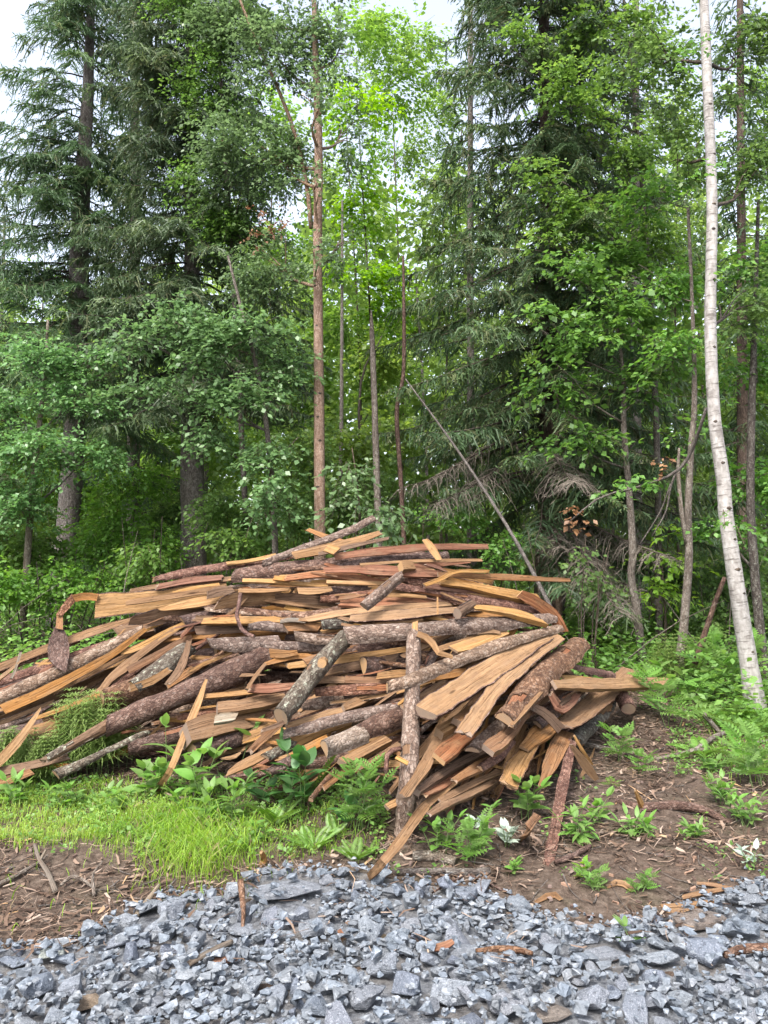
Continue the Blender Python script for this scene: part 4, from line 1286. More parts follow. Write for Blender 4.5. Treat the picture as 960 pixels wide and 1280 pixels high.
    if bark_faces and parts and matb:
        # bark: an outer skin with real thickness, broken away in places
        bt = 0.004 + 0.02 * wmax
        n_of = {}
        ctrl = p - nn * (0.2 * wd)[:, None] if kind == 'B' else (p + nn * (0.1 * wd)[:, None] if kind == 'W' else p)
        BV, BG, BF, idx = [], [], [], {}
        def vid(i, j, outer):
            key = (i, j % k, outer)
            if key not in idx:
                q = V[i * k + j % k]
                d = q - ctrl[i]
                d = d / max(np.linalg.norm(d), 1e-6)
                lump = 1.0 + 0.9 * (r.random() - 0.5)
                BV.append(q + d * (bt * lump if outer else 0.0006)); BG.append(gc[i * k + j % k]); idx[key] = len(BV) - 1
            return idx[key]
        keep = set()
        for (i, j, q) in bark_faces:
            if flaky > 0:
                v = float(vnoise(ss[i] * 5 + s0, j * 0.45 + s0 * 0.37, 41)) + 0.5
                if v < flaky * 0.85: continue
            keep.add((i, j))
        for (i, j) in keep:
            a, b, c_, d_ = (i, j), (i, j + 1), (i + 1, j + 1), (i + 1, j)
            BF.append(tuple(vid(*x, True) for x in (a, b, c_, d_)))
            jm = (j - 1) % k if kind == 'L' else j - 1
            jp = (j + 1) % k if kind == 'L' else j + 1
            for nb, e0, e1 in (((i - 1, j), b, a), ((i + 1, j), d_, c_), ((i, jm), a, d_), ((i, jp), c_, b)):
                if nb not in keep:
                    BF.append((vid(*e0, True), vid(*e1, True), vid(*e1, False), vid(*e0, False))[::-1])
        if BF:
            link('bark', mesh('bark', np.array(BV) - o3, BF, M[matb], None, True, BG), o)
    return o

def end_mat():
    m = N('end_grain')
    g = m.attr('gc')
    sp = m.n('SeparateXYZ'); m.l(g, sp.inputs[0])
    cb = m.n('CombineXYZ'); m.l(sp.outputs[1], cb.inputs[1]); m.l(sp.outputs[2], cb.inputs[2])
    d = m.n('VectorMath', operation='LENGTH'); m.l(cb.outputs[0], d.inputs[0])
    nz = m.noise(m.scale(g, (40, 40, 40)), 1, 3)
    rings = m.math('FRACT', m.math('ADD', m.math('MULTIPLY', d.outputs['Value'], 130.0), m.math('MULTIPLY', nz, 1.2)))
    col = m.ramp(rings, [(0.0, (0.19, 0.105, 0.045)), (0.5, (0.285, 0.175, 0.085)), (1.0, (0.22, 0.125, 0.058))])
    blot = m.noise(m.scale(g, (14, 14, 14), (3, 1, 2)), 1, 3)
    col = m.mix(m.math('MULTIPLY', m.ramp(blot, [(0.45, (0, 0, 0)), (0.7, (1, 1, 1))]), 0.5), col, (0.15, 0.115, 0.088))
    col = m.hsv(col, m.objrnd(0.492, 0.502), m.objrnd(0.6, 1.0), m.objrnd(0.65, 1.0))
    return m.surf(col, 0.85, m.bump(nz, 0.4, 0.004), 0.2)
M['endgrain'] = end_mat()

PALE, TAN, OR, WORN, GW, FIB = 'pale', 'tan', 'orange', 'worn', 'greyw', 'fibre'
# kind, name, bark, wood, path, (front, back) offsets, tilt, label, extras
T_ = [
# ---- far left
('S', 'hanging_offcut', None, OR, [(122, 747, 8), (104, 745, 8), (92, 749, 9)], (-.1, -.1), 0, 'short stub of board end jutting out left of the big pale board', {}),
('W', 'sawn_slab', 'brown', PALE, [(119, 758, 27), (160, 754, 27), (200, 750, 26), (240, 743, 20), (280, 738, 16)], (-.06, .15), 0, 'big pale sawn slab whose square end faces left over the left slabs', {'T': .16}),
('S', 'board', None, WORN, [(160, 753, 6), (220, 744, 8), (282, 735, 9)], (-.12, -.02), 20, 'thin weathered strip with broken edge lying across the big pale slab', {'ends': (.03, .02)}),
('W', 'sawn_slab', 'brown', WORN, [(162, 776, 10), (190, 773, 18), (225, 765, 23), (275, 757, 22), (330, 752, 16)], (-.05, .2), -25, 'brown slab turned underside out below the big pale slab', {'T': .2}),
('S', 'board', None, PALE, [(199, 762, 3), (220, 758, 9), (245, 753, 12), (275, 748, 11), (300, 745, 8)], (-.1, .05), 35, 'pale wedge of sawn wood between the big pale slab and the brown underside', {}),
('B', 'bark_slab', 'red', TAN, [(196, 723, 9), (225, 717, 12), (270, 709, 12), (325, 701, 11), (380, 692, 9)], (-.02, .25), 35, 'reddish-brown bark slab with a broken left end capping the pile at left', {'flaky': .25, 'ends': (.05, 0)}),
('B', 'bark_slab', 'brown', PALE, [(292, 719, 22), (340, 711, 24), (390, 706, 22), (450, 700, 18), (530, 690, 13)], (-.02, .25), 40, 'half-round slab with a pale half-moon end just under the top of the pile', {'T': .45}),
('S', 'board', None, WORN, [(165, 738, 5), (200, 732, 7), (250, 727, 8), (300, 722, 7)], (-.02, .1), 30, 'thin dark strip with bark edge above the big pale slab', {'ends': (.04, .02)}),
('S', 'board', None, PALE, [(283, 704, 4), (310, 701, 5), (345, 694, 6)], (.05, .1), 45, 'narrow pale strip on the top edge above the half-moon end', {}),
('S', 'bark_strip', None, FIB, [(200, 733, 6), (240, 725, 9), (275, 722, 8)], (-.05, .05), 30, 'flaky purple-brown bark strip between the cap slab and the half-moon end', {'ends': (.05, .03)}),
# ---- long slabs running to the lower left
('B', 'bark_slab', 'brown', TAN, [(-70, 858, 10), (0, 837, 11), (50, 819, 9), (100, 800, 6)], (0, .1), 35, 'uppermost dark bark edge of the left-hand slabs', {}),
('W', 'sawn_slab', 'brown', TAN, [(-40, 850, 6), (27, 823, 9), (80, 802, 9), (130, 785, 8), (164, 774, 6)], (-.05, .1), 20, 'slab showing a thin pale sawn edge along the top of the left-hand slabs', {}),
('B', 'bark_slab', 'red', TAN, [(-70, 882, 14), (0, 852, 15), (60, 832, 14), (120, 810, 12), (165, 792, 8)], (-.05, .1), 30, 'reddish bark slab second from the top of the left-hand slabs', {'flaky': .2}),
('S', 'bark_strip', None, FIB, [(-50, 880, 7), (0, 864, 8), (50, 845, 8), (105, 823, 6)], (-.09, .0), 30, 'narrow red fibrous strip among the left-hand slabs', {'ends': (.03, .05)}),
('B', 'bark_slab', 'grey', TAN, [(-60, 892, 18), (0, 871, 19), (60, 845, 18), (120, 815, 17), (178, 786, 13)], (-.12, .02), 25, 'silver-grey bark slab under the hanging bark paddle', {}),
('S', 'board', None, OR, [(3, 887, 13), (45, 869, 12), (95, 843, 11), (140, 818, 9), (182, 786, 5)], (-.16, -.04), 5, 'orange sawn edge forming the lowest lip of the upper left slabs', {'T': .5}),
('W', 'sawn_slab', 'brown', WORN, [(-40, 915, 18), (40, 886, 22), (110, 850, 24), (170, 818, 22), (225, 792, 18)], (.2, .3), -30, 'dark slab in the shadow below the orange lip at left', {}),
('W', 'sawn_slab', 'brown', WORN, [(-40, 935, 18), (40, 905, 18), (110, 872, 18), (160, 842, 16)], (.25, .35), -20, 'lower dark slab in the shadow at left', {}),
('S', 'board', None, TAN, [(84, 884, 5), (110, 872, 7), (127, 862, 9), (138, 848, 9), (158, 832, 11), (172, 820, 9), (195, 803, 8), (222, 785, 7)], (-.1, .08), 20, 'crooked tan strip winding up right from the stump end at left', {'ends': (.05, .02)}),
('S', 'board', None, TAN, [(155, 815, 6), (175, 808, 7), (215, 787, 8), (240, 776, 7)], (-.02, .1), 20, 'short pale strip above the crooked tan strip', {'ends': (.04, .02)}),
('S', 'board', None, OR, [(160, 838, 9), (190, 822, 9), (217, 806, 8), (240, 796, 7)], (0, .12), 10, 'orange split strip below the crooked tan strip', {}),
('L', 'log', 'brown', TAN, [(127, 876, 26), (160, 866, 31), (200, 850, 34), (235, 830, 32)], (-.12, .25), 30, 'dark round log with a square-cut left end beneath the lichen log', {'flaky': .1}),
('B', 'bark_slab', 'lichen', TAN, [(167, 857, 20), (190, 842, 24), (215, 823, 27), (237, 808, 24)], (-.2, .0), 30, 'lichen-covered bark slab with a torn lower edge on the left', {'flaky': .05, 'T': .4}),
('S', 'board', None, TAN, [(166, 860, 8), (190, 851, 10), (210, 838, 7)], (-.21, -.12), 0, 'torn pale wood lip under the lichen-covered slab', {'ends': (.04, .03)}),
('S', 'bark_strip', None, WORN, [(212, 852, 7), (224, 838, 10), (232, 818, 9), (236, 803, 6)], (-.22, -.1), 10, 'twisted bark flap hanging over the lichen-covered slab', {'ends': (.03, .03)}),
('S', 'board', None, OR, [(209, 857, 8), (235, 840, 10), (262, 824, 9)], (-.05, .15), 30, 'orange plank end poking out beside the lichen-covered slab', {'T': .3}),
('L', 'log', 'brown', TAN, [(133, 908, 22), (180, 888, 27), (230, 868, 29), (285, 843, 31), (338, 818, 31)], (-.24, .12), 20, 'long round brown log rising from the horsetails to the middle of the pile', {'flaky': .06}),
('L', 'log', 'lichen', GW, [(62, 947, 9), (85, 934, 12), (110, 920, 15), (140, 904, 19)], (-.3, -.2), 20, 'bare grey tapering end of the long round log', {'flaky': .75, 'ends': (.05, 0)}),
('S', 'board', None, TAN, [(44, 898, 5), (80, 885, 6), (125, 868, 7)], (-.2, -.08), 20, 'thin pale strip leading to the dark log end at left', {}),
('B', 'bark_slab', 'red', TAN, [(62, 900, 16), (95, 890, 20), (128, 880, 22)], (-.12, 0), 20, 'short red bark slab left of the dark log end', {'flaky': .35, 'ends': (.05, 0)}),
('B', 'bark_slab', 'brown', TAN, [(-60, 938, 16), (0, 921, 18), (40, 908, 15), (80, 892, 11)], (-.1, .05), 30, 'grey-brown bark slab low at the left border', {}),
('S', 'board', None, TAN, [(35, 917, 12), (55, 909, 14), (78, 903, 10)], (-.2, -.1), 40, 'small tan board with a square end among the lower left slabs', {'T': .4}),
('B', 'bark_slab', 'red', WORN, [(45, 925, 14), (70, 917, 14), (100, 905, 10)], (-.15, 0), 10, 'short red-brown slab with a curved end low at left', {}),
('S', 'stake', None, PALE, [(-6, 958, 9), (15, 935, 11), (32, 914, 9), (51, 885, 2)], (-.35, -.3), 0, 'pale pointed stake standing at the left border', {'T': .7}),
('S', 'stake', None, PALE, [(192, 992, 7), (213, 962, 8), (231, 917, 9), (247, 880, 8), (258, 849, 3)], (-.4, -.25), 0, 'pale pointed stake standing in the leafy plants', {'T': .7, 'gnd': 'a'}),
('B', 'bark_slab', 'lichen', TAN, [(70, 968, 15), (100, 955, 11), (140, 935, 8), (185, 914, 5)], (-.42, -.2), 40, 'thin half-round pole with an oval cut end above the grass', {'T': .45}),
('S', 'board', None, WORN, [(-20, 968, 12), (30, 958, 11), (82, 946, 9)], (-.3, -.2), 35, 'brown plank low behind the horsetails at left', {'ends': (0, .03)}),
('S', 'board', None, OR, [(-20, 985, 10), (10, 975, 12), (40, 964, 9)], (-.3, -.25), 20, 'red-orange plank end at the lower left border', {}),
('B', 'bark_slab', 'brown', WORN, [(160, 935, 20), (200, 925, 22), (245, 912, 20)], (-.05, .1), 0, 'dark brown slab in the shade behind the leafy plants', {'flaky': .3}),
('S', 'branch', None, PALE, [(-4, 850, 5), (12, 838, 4), (26, 826, 2)], (-.2, -.2), 20, 'pale split stick on the left-hand slabs by the border', {'T': .8}),
('S', 'branch', None, GW, [(14, 848, 3), (20, 835, 3), (26, 815, 3)], (-.2, -.2), 0, 'small grey upright twig on the left-hand slabs', {'T': .8}),
# ---- top of the pile
('B', 'bark_slab', 'grey', OR, [(328, 704, 8), (365, 690, 10), (400, 677, 11), (440, 661, 10), (468, 647, 9)], (-.05, .3), 30, 'grey bark pole sticking up highest at the top of the pile', {}),
('S', 'board', None, OR, [(386, 662, 5), (405, 670, 7), (428, 678, 8)], (.15, .2), 30, 'short orange piece crossing behind the highest pole', {'ends': (.02, .02)}),
('S', 'board', None, TAN, [(368, 694, 12), (400, 687, 13), (440, 677, 10), (474, 666, 7)], (-.05, .25), 30, 'tan plank rising right just under the highest pole', {'ends': (.02, .03)}),
('S', 'wood_chip', None, PALE, [(408, 684, 12), (421, 689, 11)], (-.12, -.1), 20, 'white square chip on the plank under the highest pole', {}),
('S', 'board', None, WORN, [(400, 692, 5), (445, 681, 6), (484, 673, 4)], (0, .2), 30, 'thin brown strip ending in the air right of the highest pole', {'ends': (.02, .03)}),
('S', 'bark_strip', None, FIB, [(418, 696, 9), (470, 689, 10), (530, 684, 9), (580, 683, 8), (609, 683, 6)], (0, .1), 20, 'long dark-red bark strip sticking out right at the top of the pile', {'ends': (0, .02)}),
('B', 'bark_slab', 'brown', TAN, [(360, 713, 10), (430, 707, 14), (490, 699, 14), (560, 693, 10)], (.05, .25), 30, 'purple-brown bark slab along the top under the dark-red strip', {}),
('S', 'wood_chip', None, PALE, [(531, 674, 6), (539, 684, 11), (549, 700, 7)], (-.15, -.15), 0, 'pale upright triangular chip at the top right of the pile', {}),
('S', 'board', None, TAN, [(450, 706, 4), (520, 701, 4), (603, 700, 4)], (-.1, 0), 20, 'thin straight tan strip under the dark-red strip', {}),
('S', 'bark_strip', None, FIB, [(515, 707, 6), (550, 705, 8), (586, 701, 6)], (-.05, .1), 20, 'short red strip right of the small block on the top', {'ends': (.02, .03)}),
('S', 'wood_chip', None, WORN, [(503, 706, 12), (518, 706, 12)], (-.12, -.08), 30, 'small square brown block on the top boards', {'T': .7}),
('S', 'bark_strip', None, FIB, [(410, 712, 8), (450, 711, 12), (500, 714, 13), (550, 717, 10)], (-.12, 0), 35, 'long pinkish-red fibrous slab lying across the upper middle', {'ends': (.04, .03)}),
('S', 'board', None, OR, [(548, 718, 6), (600, 720, 7), (650, 722, 7), (685, 724, 6), (713, 725, 4)], (-.1, .05), 10, 'long pointed reddish board ending in the air at upper right', {'T': .5}),
('S', 'branch', None, TAN, [(531, 731, 5), (550, 724, 5), (572, 714, 5), (612, 714, 4)], (-.18, -.1), 20, 'thin bent strip lying across the pointed reddish board', {}),
('S', 'board', None, TAN, [(550, 727, 6), (595, 733, 9), (640, 742, 11), (674, 746, 9)], (-.1, .1), 35, 'pale-topped board sloping down right below the pointed reddish board', {'T': .5}),
('S', 'bark_strip', None, FIB, [(530, 732, 6), (580, 737, 8), (640, 748, 9)], (-.08, .1), 10, 'dark-red board under the pale-topped sloping board', {}),
('B', 'bark_slab', 'red', FIB, [(497, 732, 10), (545, 740, 14), (595, 748, 15), (645, 757, 14), (690, 768, 9)], (-.04, .15), 35, 'reddish bark slab curving down to the right shoulder of the pile', {'flaky': .25, 'ends': (.05, .02)}),
('S', 'bark_strip', None, FIB, [(650, 742, 10), (672, 754, 16), (692, 770, 17), (704, 790, 13)], (-.05, .05), 5, 'dark-red curled bark sheet drooping over the right shoulder', {}),
('S', 'board', None, PALE, [(591, 758, 6), (620, 761, 8), (655, 768, 9), (680, 776, 7)], (-.2, -.05), 45, 'clean pale board on the right shoulder', {'T': .4}),
('L', 'wood_block', 'grey', PALE, [(572, 767, 14), (590, 756, 13)], (-.25, -.15), 30, 'small pale cut block lying on the big grey log', {'flaky': .6}),
('S', 'splinter', None, TAN, [(547, 746, 2), (547, 768, 3)], (-.25, -.25), 0, 'tiny upright splinter on the pile middle right', {'T': .8}),
('S', 'bark_strip', None, FIB, [(430, 752, 12), (470, 753, 15), (520, 752, 14), (560, 757, 10)], (-.02, .1), 55, 'loose heap of brown bark fibre above the big grey log', {'ends': (.06, .06)}),
# ---- rows of the upper middle
('S', 'board', None, PALE, [(303, 725, 5), (340, 726, 6), (372, 729, 5), (410, 732, 5)], (-.1, .05), 40, 'thin pale board under the half-moon slab', {'T': .5}),
('S', 'board', None, OR, [(342, 722, 6), (362, 724, 6)], (-.1, -.05), 40, 'small orange bit between the thin pale board and the half-moon slab', {}),
('S', 'bark_strip', None, FIB, [(361, 722, 8), (400, 717, 11), (435, 720, 10), (474, 727, 7)], (-.1, .05), 35, 'frayed pinkish slab left of the long fibrous slab', {'ends': (.05, .06)}),
('S', 'board', None, PALE, [(408, 727, 5), (440, 728, 6), (480, 729, 5)], (-.08, .05), 45, 'narrow cream strip under the frayed pinkish slab', {}),
('B', 'bark_slab', 'brown', TAN, [(372, 738, 9), (415, 738, 11), (460, 735, 10)], (-.08, .15), 20, 'slab with pale left end above the dark hollow', {}),
('S', 'board', None, PALE, [(372, 738, 8), (392, 739, 8), (415, 736, 6)], (-.14, -.05), 20, 'pale rounded board end above the dark hollow', {}),
('B', 'bark_slab', 'red', TAN, [(400, 749, 10), (440, 746, 13), (475, 740, 9)], (-.07, .1), 10, 'curved reddish slab between the dark hollow and the leaning short log', {'flaky': .3}),
('S', 'board', None, PALE, [(216, 741, 4), (245, 735, 6), (275, 731, 6)], (-.07, .05), 25, 'pale narrow board above the brown wedge', {}),
('S', 'wood_chip', None, WORN, [(259, 744, 9), (275, 739, 12), (292, 737, 8)], (-.12, -.05), 10, 'small brown rounded slab end left of the hanging root', {}),
('W', 'sawn_slab', 'brown', TAN, [(270, 757, 8), (290, 751, 20), (320, 746, 22), (350, 745, 20)], (-.14, .1), -25, 'tilted slab showing its tan underside behind the hanging root', {'T': .2}),
('S', 'board', None, TAN, [(298, 738, 6), (330, 738, 6), (362, 736, 5)], (-.13, .02), 40, 'thin board lying on the tilted tan slab', {}),
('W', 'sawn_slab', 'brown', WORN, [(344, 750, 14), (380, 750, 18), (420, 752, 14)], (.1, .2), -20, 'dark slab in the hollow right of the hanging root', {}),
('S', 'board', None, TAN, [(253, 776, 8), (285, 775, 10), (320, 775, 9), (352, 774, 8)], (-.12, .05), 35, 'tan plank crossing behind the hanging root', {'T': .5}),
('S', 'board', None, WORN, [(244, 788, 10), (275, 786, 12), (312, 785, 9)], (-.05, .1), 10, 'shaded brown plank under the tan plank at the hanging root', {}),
('B', 'bark_slab', 'brown', TAN, [(228, 776, 16), (255, 770, 18), (290, 765, 14)], (-.03, .15), 30, 'dark bark slab end left of the tan plank', {}),
('B', 'bark_slab', 'grey', TAN, [(310, 783, 8), (335, 782, 14), (360, 785, 12)], (-.04, .1), 20, 'grey bark slab to the right of the root\'s lower end', {}),
('B', 'bark_slab', 'grey', OR, [(260, 802, 9), (278, 805, 18), (310, 804, 20), (350, 800, 16)], (-.22, .08), 25, 'purple-grey bark slab with pointed left end in the middle of the left half', {'T': .3}),
('B', 'bark_slab', 'grey', OR, [(325, 806, 6), (348, 807, 12), (378, 808, 13), (410, 809, 9)], (-.18, .08), 25, 'grey bark slab with orange underside above the black hollow', {'T': .3}),
('S', 'board', None, OR, [(337, 817, 10), (355, 818, 9), (372, 815, 5)], (-.14, -.08), -10, 'orange rounded wood under the grey slab above the black hollow', {}),
('S', 'board', None, OR, [(331, 830, 4), (355, 823, 7), (380, 820, 7), (408, 826, 6)], (-.12, .05), 20, 'curved orange strip over the black hollow', {}),
('S', 'branch', None, TAN, [(309, 861, 4), (320, 844, 5), (332, 829, 4)], (-.28, -.15), 0, 'thin tan stick slanting up to the curved orange strip', {'T': .8}),
('S', 'wood_block', None, OR, [(357, 784, 12), (378, 782, 13), (400, 784, 10)], (-.1, .05), 30, 'orange square slab end in the centre above the pale grey slab', {'T': .6}),
('B', 'bark_slab', 'grey', OR, [(368, 793, 12), (395, 798, 15), (420, 798, 10)], (-.16, 0), 30, 'pale grey bark slab over a rounded orange end in the centre', {'flaky': .15}),
('S', 'board', None, GW, [(350, 777, 4), (365, 774, 6), (382, 777, 4)], (-.15, -.08), 45, 'small silvery wood scrap above the orange square end', {}),
('B', 'bark_slab', 'brown', TAN, [(364, 769, 8), (395, 768, 14), (430, 760, 14), (470, 752, 10)], (-.1, .12), 40, 'brown slab with an orange wedge end left of the yellow board', {}),
('S', 'board', None, PALE, [(385, 774, 7), (420, 767, 9), (460, 762, 9), (500, 759, 8), (560, 754, 7)], (-.17, .05), 45, 'long pale strip running right above the yellow board', {'ends': (.02, .02)}),
('B', 'bark_slab', 'lichen', TAN, [(402, 781, 16), (425, 778, 16), (445, 772, 10)], (-.14, -.02), 20, 'ragged grey bark slab end left of the yellow board', {'flaky': .15}),
('W', 'sawn_slab', 'brown', PALE, [(437, 773, 10), (460, 771, 16), (500, 768, 15), (540, 764, 12), (600, 760, 10)], (-.2, .05), 45, 'yellow sawn slab lying on the big grey log', {}),
('B', 'bark_slab', 'grey', OR, [(431, 792, 26), (470, 790, 26), (520, 786, 25), (580, 781, 24), (640, 777, 22), (692, 771, 15)], (-.28, .05), 40, 'big long grey bark slab running right over the top of the grey post', {'T': .5}),
('B', 'log', 'grey', TAN, [(455, 758, 14), (475, 741, 16), (499, 721, 14)], (-.34, -.25), 20, 'short leaning log with a broken top above the yellow slab', {'ends': (0, .05), 'flaky': .2, 'T': .7}),
('L', 'log', 'lichen', TAN, [(351, 896, 25), (372, 868, 24), (396, 837, 23), (431, 798, 22)], (-.5, -.12), 20, 'lichen-spotted round log leaning diagonally with a pale branch stub in the centre', {'flaky': .04}),
('B', 'bark_slab', 'brown', OR, [(455, 831, 30), (480, 829, 30), (520, 824, 28)], (-.05, .4), 40, 'half-round slab with a glowing orange half-moon end left of the grey post', {'T': .55}),
('S', 'board', None, OR, [(381, 827, 9), (405, 820, 12), (432, 813, 10), (470, 806, 8)], (-.08, .15), 20, 'curved wooden wedge to the right of the diagonal log', {}),
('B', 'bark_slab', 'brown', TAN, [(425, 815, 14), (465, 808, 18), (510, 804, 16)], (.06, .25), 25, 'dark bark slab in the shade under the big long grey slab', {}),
('S', 'board', None, OR, [(431, 849, 9), (460, 850, 9), (500, 848, 9)], (-.12, .1), 20, 'flat orange board under the orange half-moon', {'T': .4}),
('S', 'board', None, TAN, [(396, 851, 8), (415, 849, 9), (440, 850, 8)], (-.12, 0), 20, 'short tan board end right of the diagonal log', {'ends': (.03, 0)}),
('B', 'bark_slab', 'red', TAN, [(393, 865, 11), (430, 862, 15), (475, 860, 14), (515, 857, 12)], (-.14, .08), 25, 'flaky red-tan board running from the diagonal log to the grey post', {'flaky': .4, 'T': .3}),
('S', 'board', None, TAN, [(471, 845, 9), (495, 842, 10), (515, 842, 9)], (-.06, .05), 20, 'small brown board between the orange half-moon and the grey post', {}),
('S', 'bark_strip', None, FIB, [(315, 860, 10), (340, 860, 12), (368, 857, 8)], (-.18, -.1), 35, 'flaky pale-pink bark scrap left of the diagonal log', {'ends': (.05, .05)}),
('S', 'board', None, TAN, [(255, 870, 6), (290, 867, 8), (322, 863, 6)], (-.22, -.05), 30, 'thin tan strip touching the leaning pale stake', {'T': .5}),
('S', 'board', None, TAN, [(272, 884, 14), (300, 881, 17), (330, 876, 16), (358, 870, 11)], (-.28, .05), 45, 'weathered board with a blunt end above the square beam', {'T': .4}),
('S', 'beam', None, TAN, [(236, 914, 28), (270, 905, 28), (310, 897, 24), (352, 888, 18)], (-.38, .15), 20, 'thick square beam with a grey weathered end behind the leafy plants', {'T': .9}),
('S', 'wood_chip', None, GW, [(268, 899, 10), (282, 896, 12), (296, 895, 8)], (-.42, -.36), 40, 'grey rounded offcut lying on the square beam', {'T': .4}),
('L', 'log', 'brown', OR, [(240, 938, 18), (280, 928, 20), (330, 915, 18)], (-.25, .2), 20, 'dark log under the square beam', {}),
('B', 'bark_slab', 'grey', TAN, [(376, 882, 13), (400, 878, 15), (428, 871, 12)], (-.1, .1), 25, 'small grey bark slab right of the diagonal log foot', {}),
('S', 'board', None, TAN, [(430, 884, 9), (446, 877, 12), (464, 868, 11)], (-.12, .1), 25, 'tan squared block end above the pale lower board', {'T': .6}),
('W', 'sawn_slab', 'brown', PALE, [(358, 908, 8), (385, 901, 12), (410, 893, 12), (436, 886, 10)], (-.28, .0), 40, 'pale sawn slab above the striped bark slab', {}),
('B', 'bark_slab', 'grey', TAN, [(354, 917, 13), (385, 909, 15), (417, 900, 16), (460, 890, 15), (502, 881, 13)], (-.36, .02), 35, 'striped grey bark slab running right above the white-barked log', {'T': .4}),
('B', 'log', 'birchslab', PALE, [(406, 934, 25), (430, 925, 27), (452, 915, 27)], (-.46, -.22), 35, 'split log with white bark and a half-moon end above the ferns', {'T': .6}),
('B', 'log', 'brown', OR, [(448, 915, 27), (470, 905, 30), (490, 898, 30), (515, 892, 26)], (-.24, .0), 30, 'dark peeling log end joining the white-barked split log', {'T': .6, 'flaky': .1}),
('S', 'board', None, TAN, [(333, 944, 10), (365, 930, 12), (400, 914, 12), (440, 902, 8)], (-.28, -.05), 30, 'tan board with a pointed end under the striped bark slab', {}),
('S', 'wood_chip', None, TAN, [(287, 965, 6), (305, 955, 13), (322, 947, 14), (338, 938, 10)], (-.5, -.35), 35, 'red-tan torn slab end jutting over the leafy plants', {'ends': (.03, .03)}),
('S', 'board', None, OR, [(315, 937, 8), (330, 922, 10), (350, 905, 8)], (-.4, -.3), 0, 'broken orange piece at the foot of the diagonal log', {'ends': (.04, .04)}),
('B', 'bark_slab', 'lichen', TAN, [(332, 946, 12), (350, 938, 15), (375, 926, 13)], (-.38, -.15), 30, 'grey rounded bark slab end under the diagonal log', {}),
('S', 'board', None, OR, [(364, 944, 8), (385, 935, 13), (410, 922, 10)], (-.36, -.15), 40, 'orange slab end beside the white-barked split log', {}),
('S', 'beam', None, TAN, [(428, 951, 12), (450, 941, 13), (485, 922, 11)], (-.4, -.1), 40, 'squared plank with a whitish end below the white-barked split log', {'T': .7}),
('S', 'board', None, TAN, [(450, 959, 6), (472, 946, 7), (500, 929, 7)], (-.3, -.05), 30, 'narrow plank in the shade below the squared plank', {'T': .6}),
('B', 'bark_slab', 'brown', TAN, [(336, 965, 10), (355, 955, 14), (374, 943, 11)], (-.36, -.2), 30, 'brown bark slab end low above the ferns', {}),
('B', 'bark_slab', 'brown', WORN, [(376, 955, 12), (405, 951, 14), (435, 942, 12)], (-.2, .0), 20, 'dark bark slab under the white-barked split log', {}),
('S', 'board', None, OR, [(405, 985, 6), (422, 971, 7), (440, 955, 6)], (-.35, -.1), 10, 'narrow orange strip slanting down to the ferns', {}),
('L', 'branch', 'brown', WORN, [(388, 1000, 5), (400, 985, 6), (420, 962, 5)], (-.4, -.2), 0, 'dark thin branch reaching down among the ferns', {}),
('S', 'bark_strip', None, WORN, [(330, 912, 5), (350, 905, 6), (372, 893, 4)], (-.5, -.45), 10, 'twisted dark bark shred across the foot of the diagonal log', {'ends': (.03, .03)}),
('L', 'root', 'red', FIB, [(301, 742, 4), (299, 755, 4), (296, 768, 4), (299, 780, 4), (305, 790, 4), (318, 796, 3)], (-.3, -.3), 0, 'thin reddish root hanging down over the boards in the upper left', {}),
# ---- the right half
('L', 'post', 'grey', TAN, [(505, 1046, 25), (510, 970, 22), (514, 900, 20), (516, 840, 18), (517, 792, 17)], (-.42, -.4), 0, 'upright grey bark post standing in front of the pile', {'gnd': 'a', 'flaky': .06}),
('S', 'wood_chip', None, PALE, [(518, 795, 9), (519, 777, 7)], (-.45, -.43), 0, 'pale split tip standing on the grey post', {'T': .6}),
('S', 'bark_strip', None, TAN, [(522, 792, 7), (532, 796, 8), (541, 804, 9), (548, 816, 8), (566, 821, 5)], (-.5, -.48), 20, 'curled strip peeling off the top of the grey post', {}),
('B', 'bark_slab', 'grey', TAN, [(484, 859, 15), (510, 850, 19), (545, 836, 20), (590, 818, 20), (640, 800, 18), (700, 784, 12)], (-.55, .05), 35, 'long grey bark slab with a curled pale end in front of the post', {'T': .42}),
('S', 'board', None, PALE, [(567, 811, 11), (595, 803, 15), (632, 788, 13)], (-.2, .0), 45, 'pale board between the two long grey slabs', {}),
('S', 'bark_strip', None, WORN, [(545, 812, 7), (575, 803, 8), (612, 790, 6)], (-.15, .0), 30, 'brown bark strip under the big long grey slab', {'ends': (.03, .03)}),
('S', 'board', None, OR, [(530, 848, 10), (555, 844, 10), (585, 838, 8)], (-.1, .0), 20, 'orange board in the shade right of the grey post', {}),
('S', 'board', None, TAN, [(503, 884, 7), (530, 868, 9), (556, 852, 8)], (-.4, -.2), 30, 'narrow tan strip slanting up in front of the grey post', {}),
('W', 'sawn_slab', 'brown', PALE, [(533, 888, 28), (552, 876, 31), (590, 851, 34), (630, 826, 29), (665, 805, 20), (690, 794, 9)], (-.62, .0), 42, 'widest pale sawn slab, slanting up right of the grey post', {'T': .38}),
('W', 'sawn_slab', 'brown', PALE, [(583, 912, 20), (601, 886, 22), (620, 861, 21), (640, 840, 21), (668, 818, 18), (700, 795, 13)], (-.68, -.02), 42, 'broken pale sawn slab between the widest slab and the big brown one', {'T': .2, 'ends': (.06, .02)}),
('B', 'bark_slab', 'brown', OR, [(632, 899, 30), (648, 878, 36), (668, 852, 40), (695, 827, 40), (724, 803, 32)], (-.66, .12), 38, 'big brown bark slab with torn bark slanting to the right shoulder', {'flaky': .15, 'T': .4}),
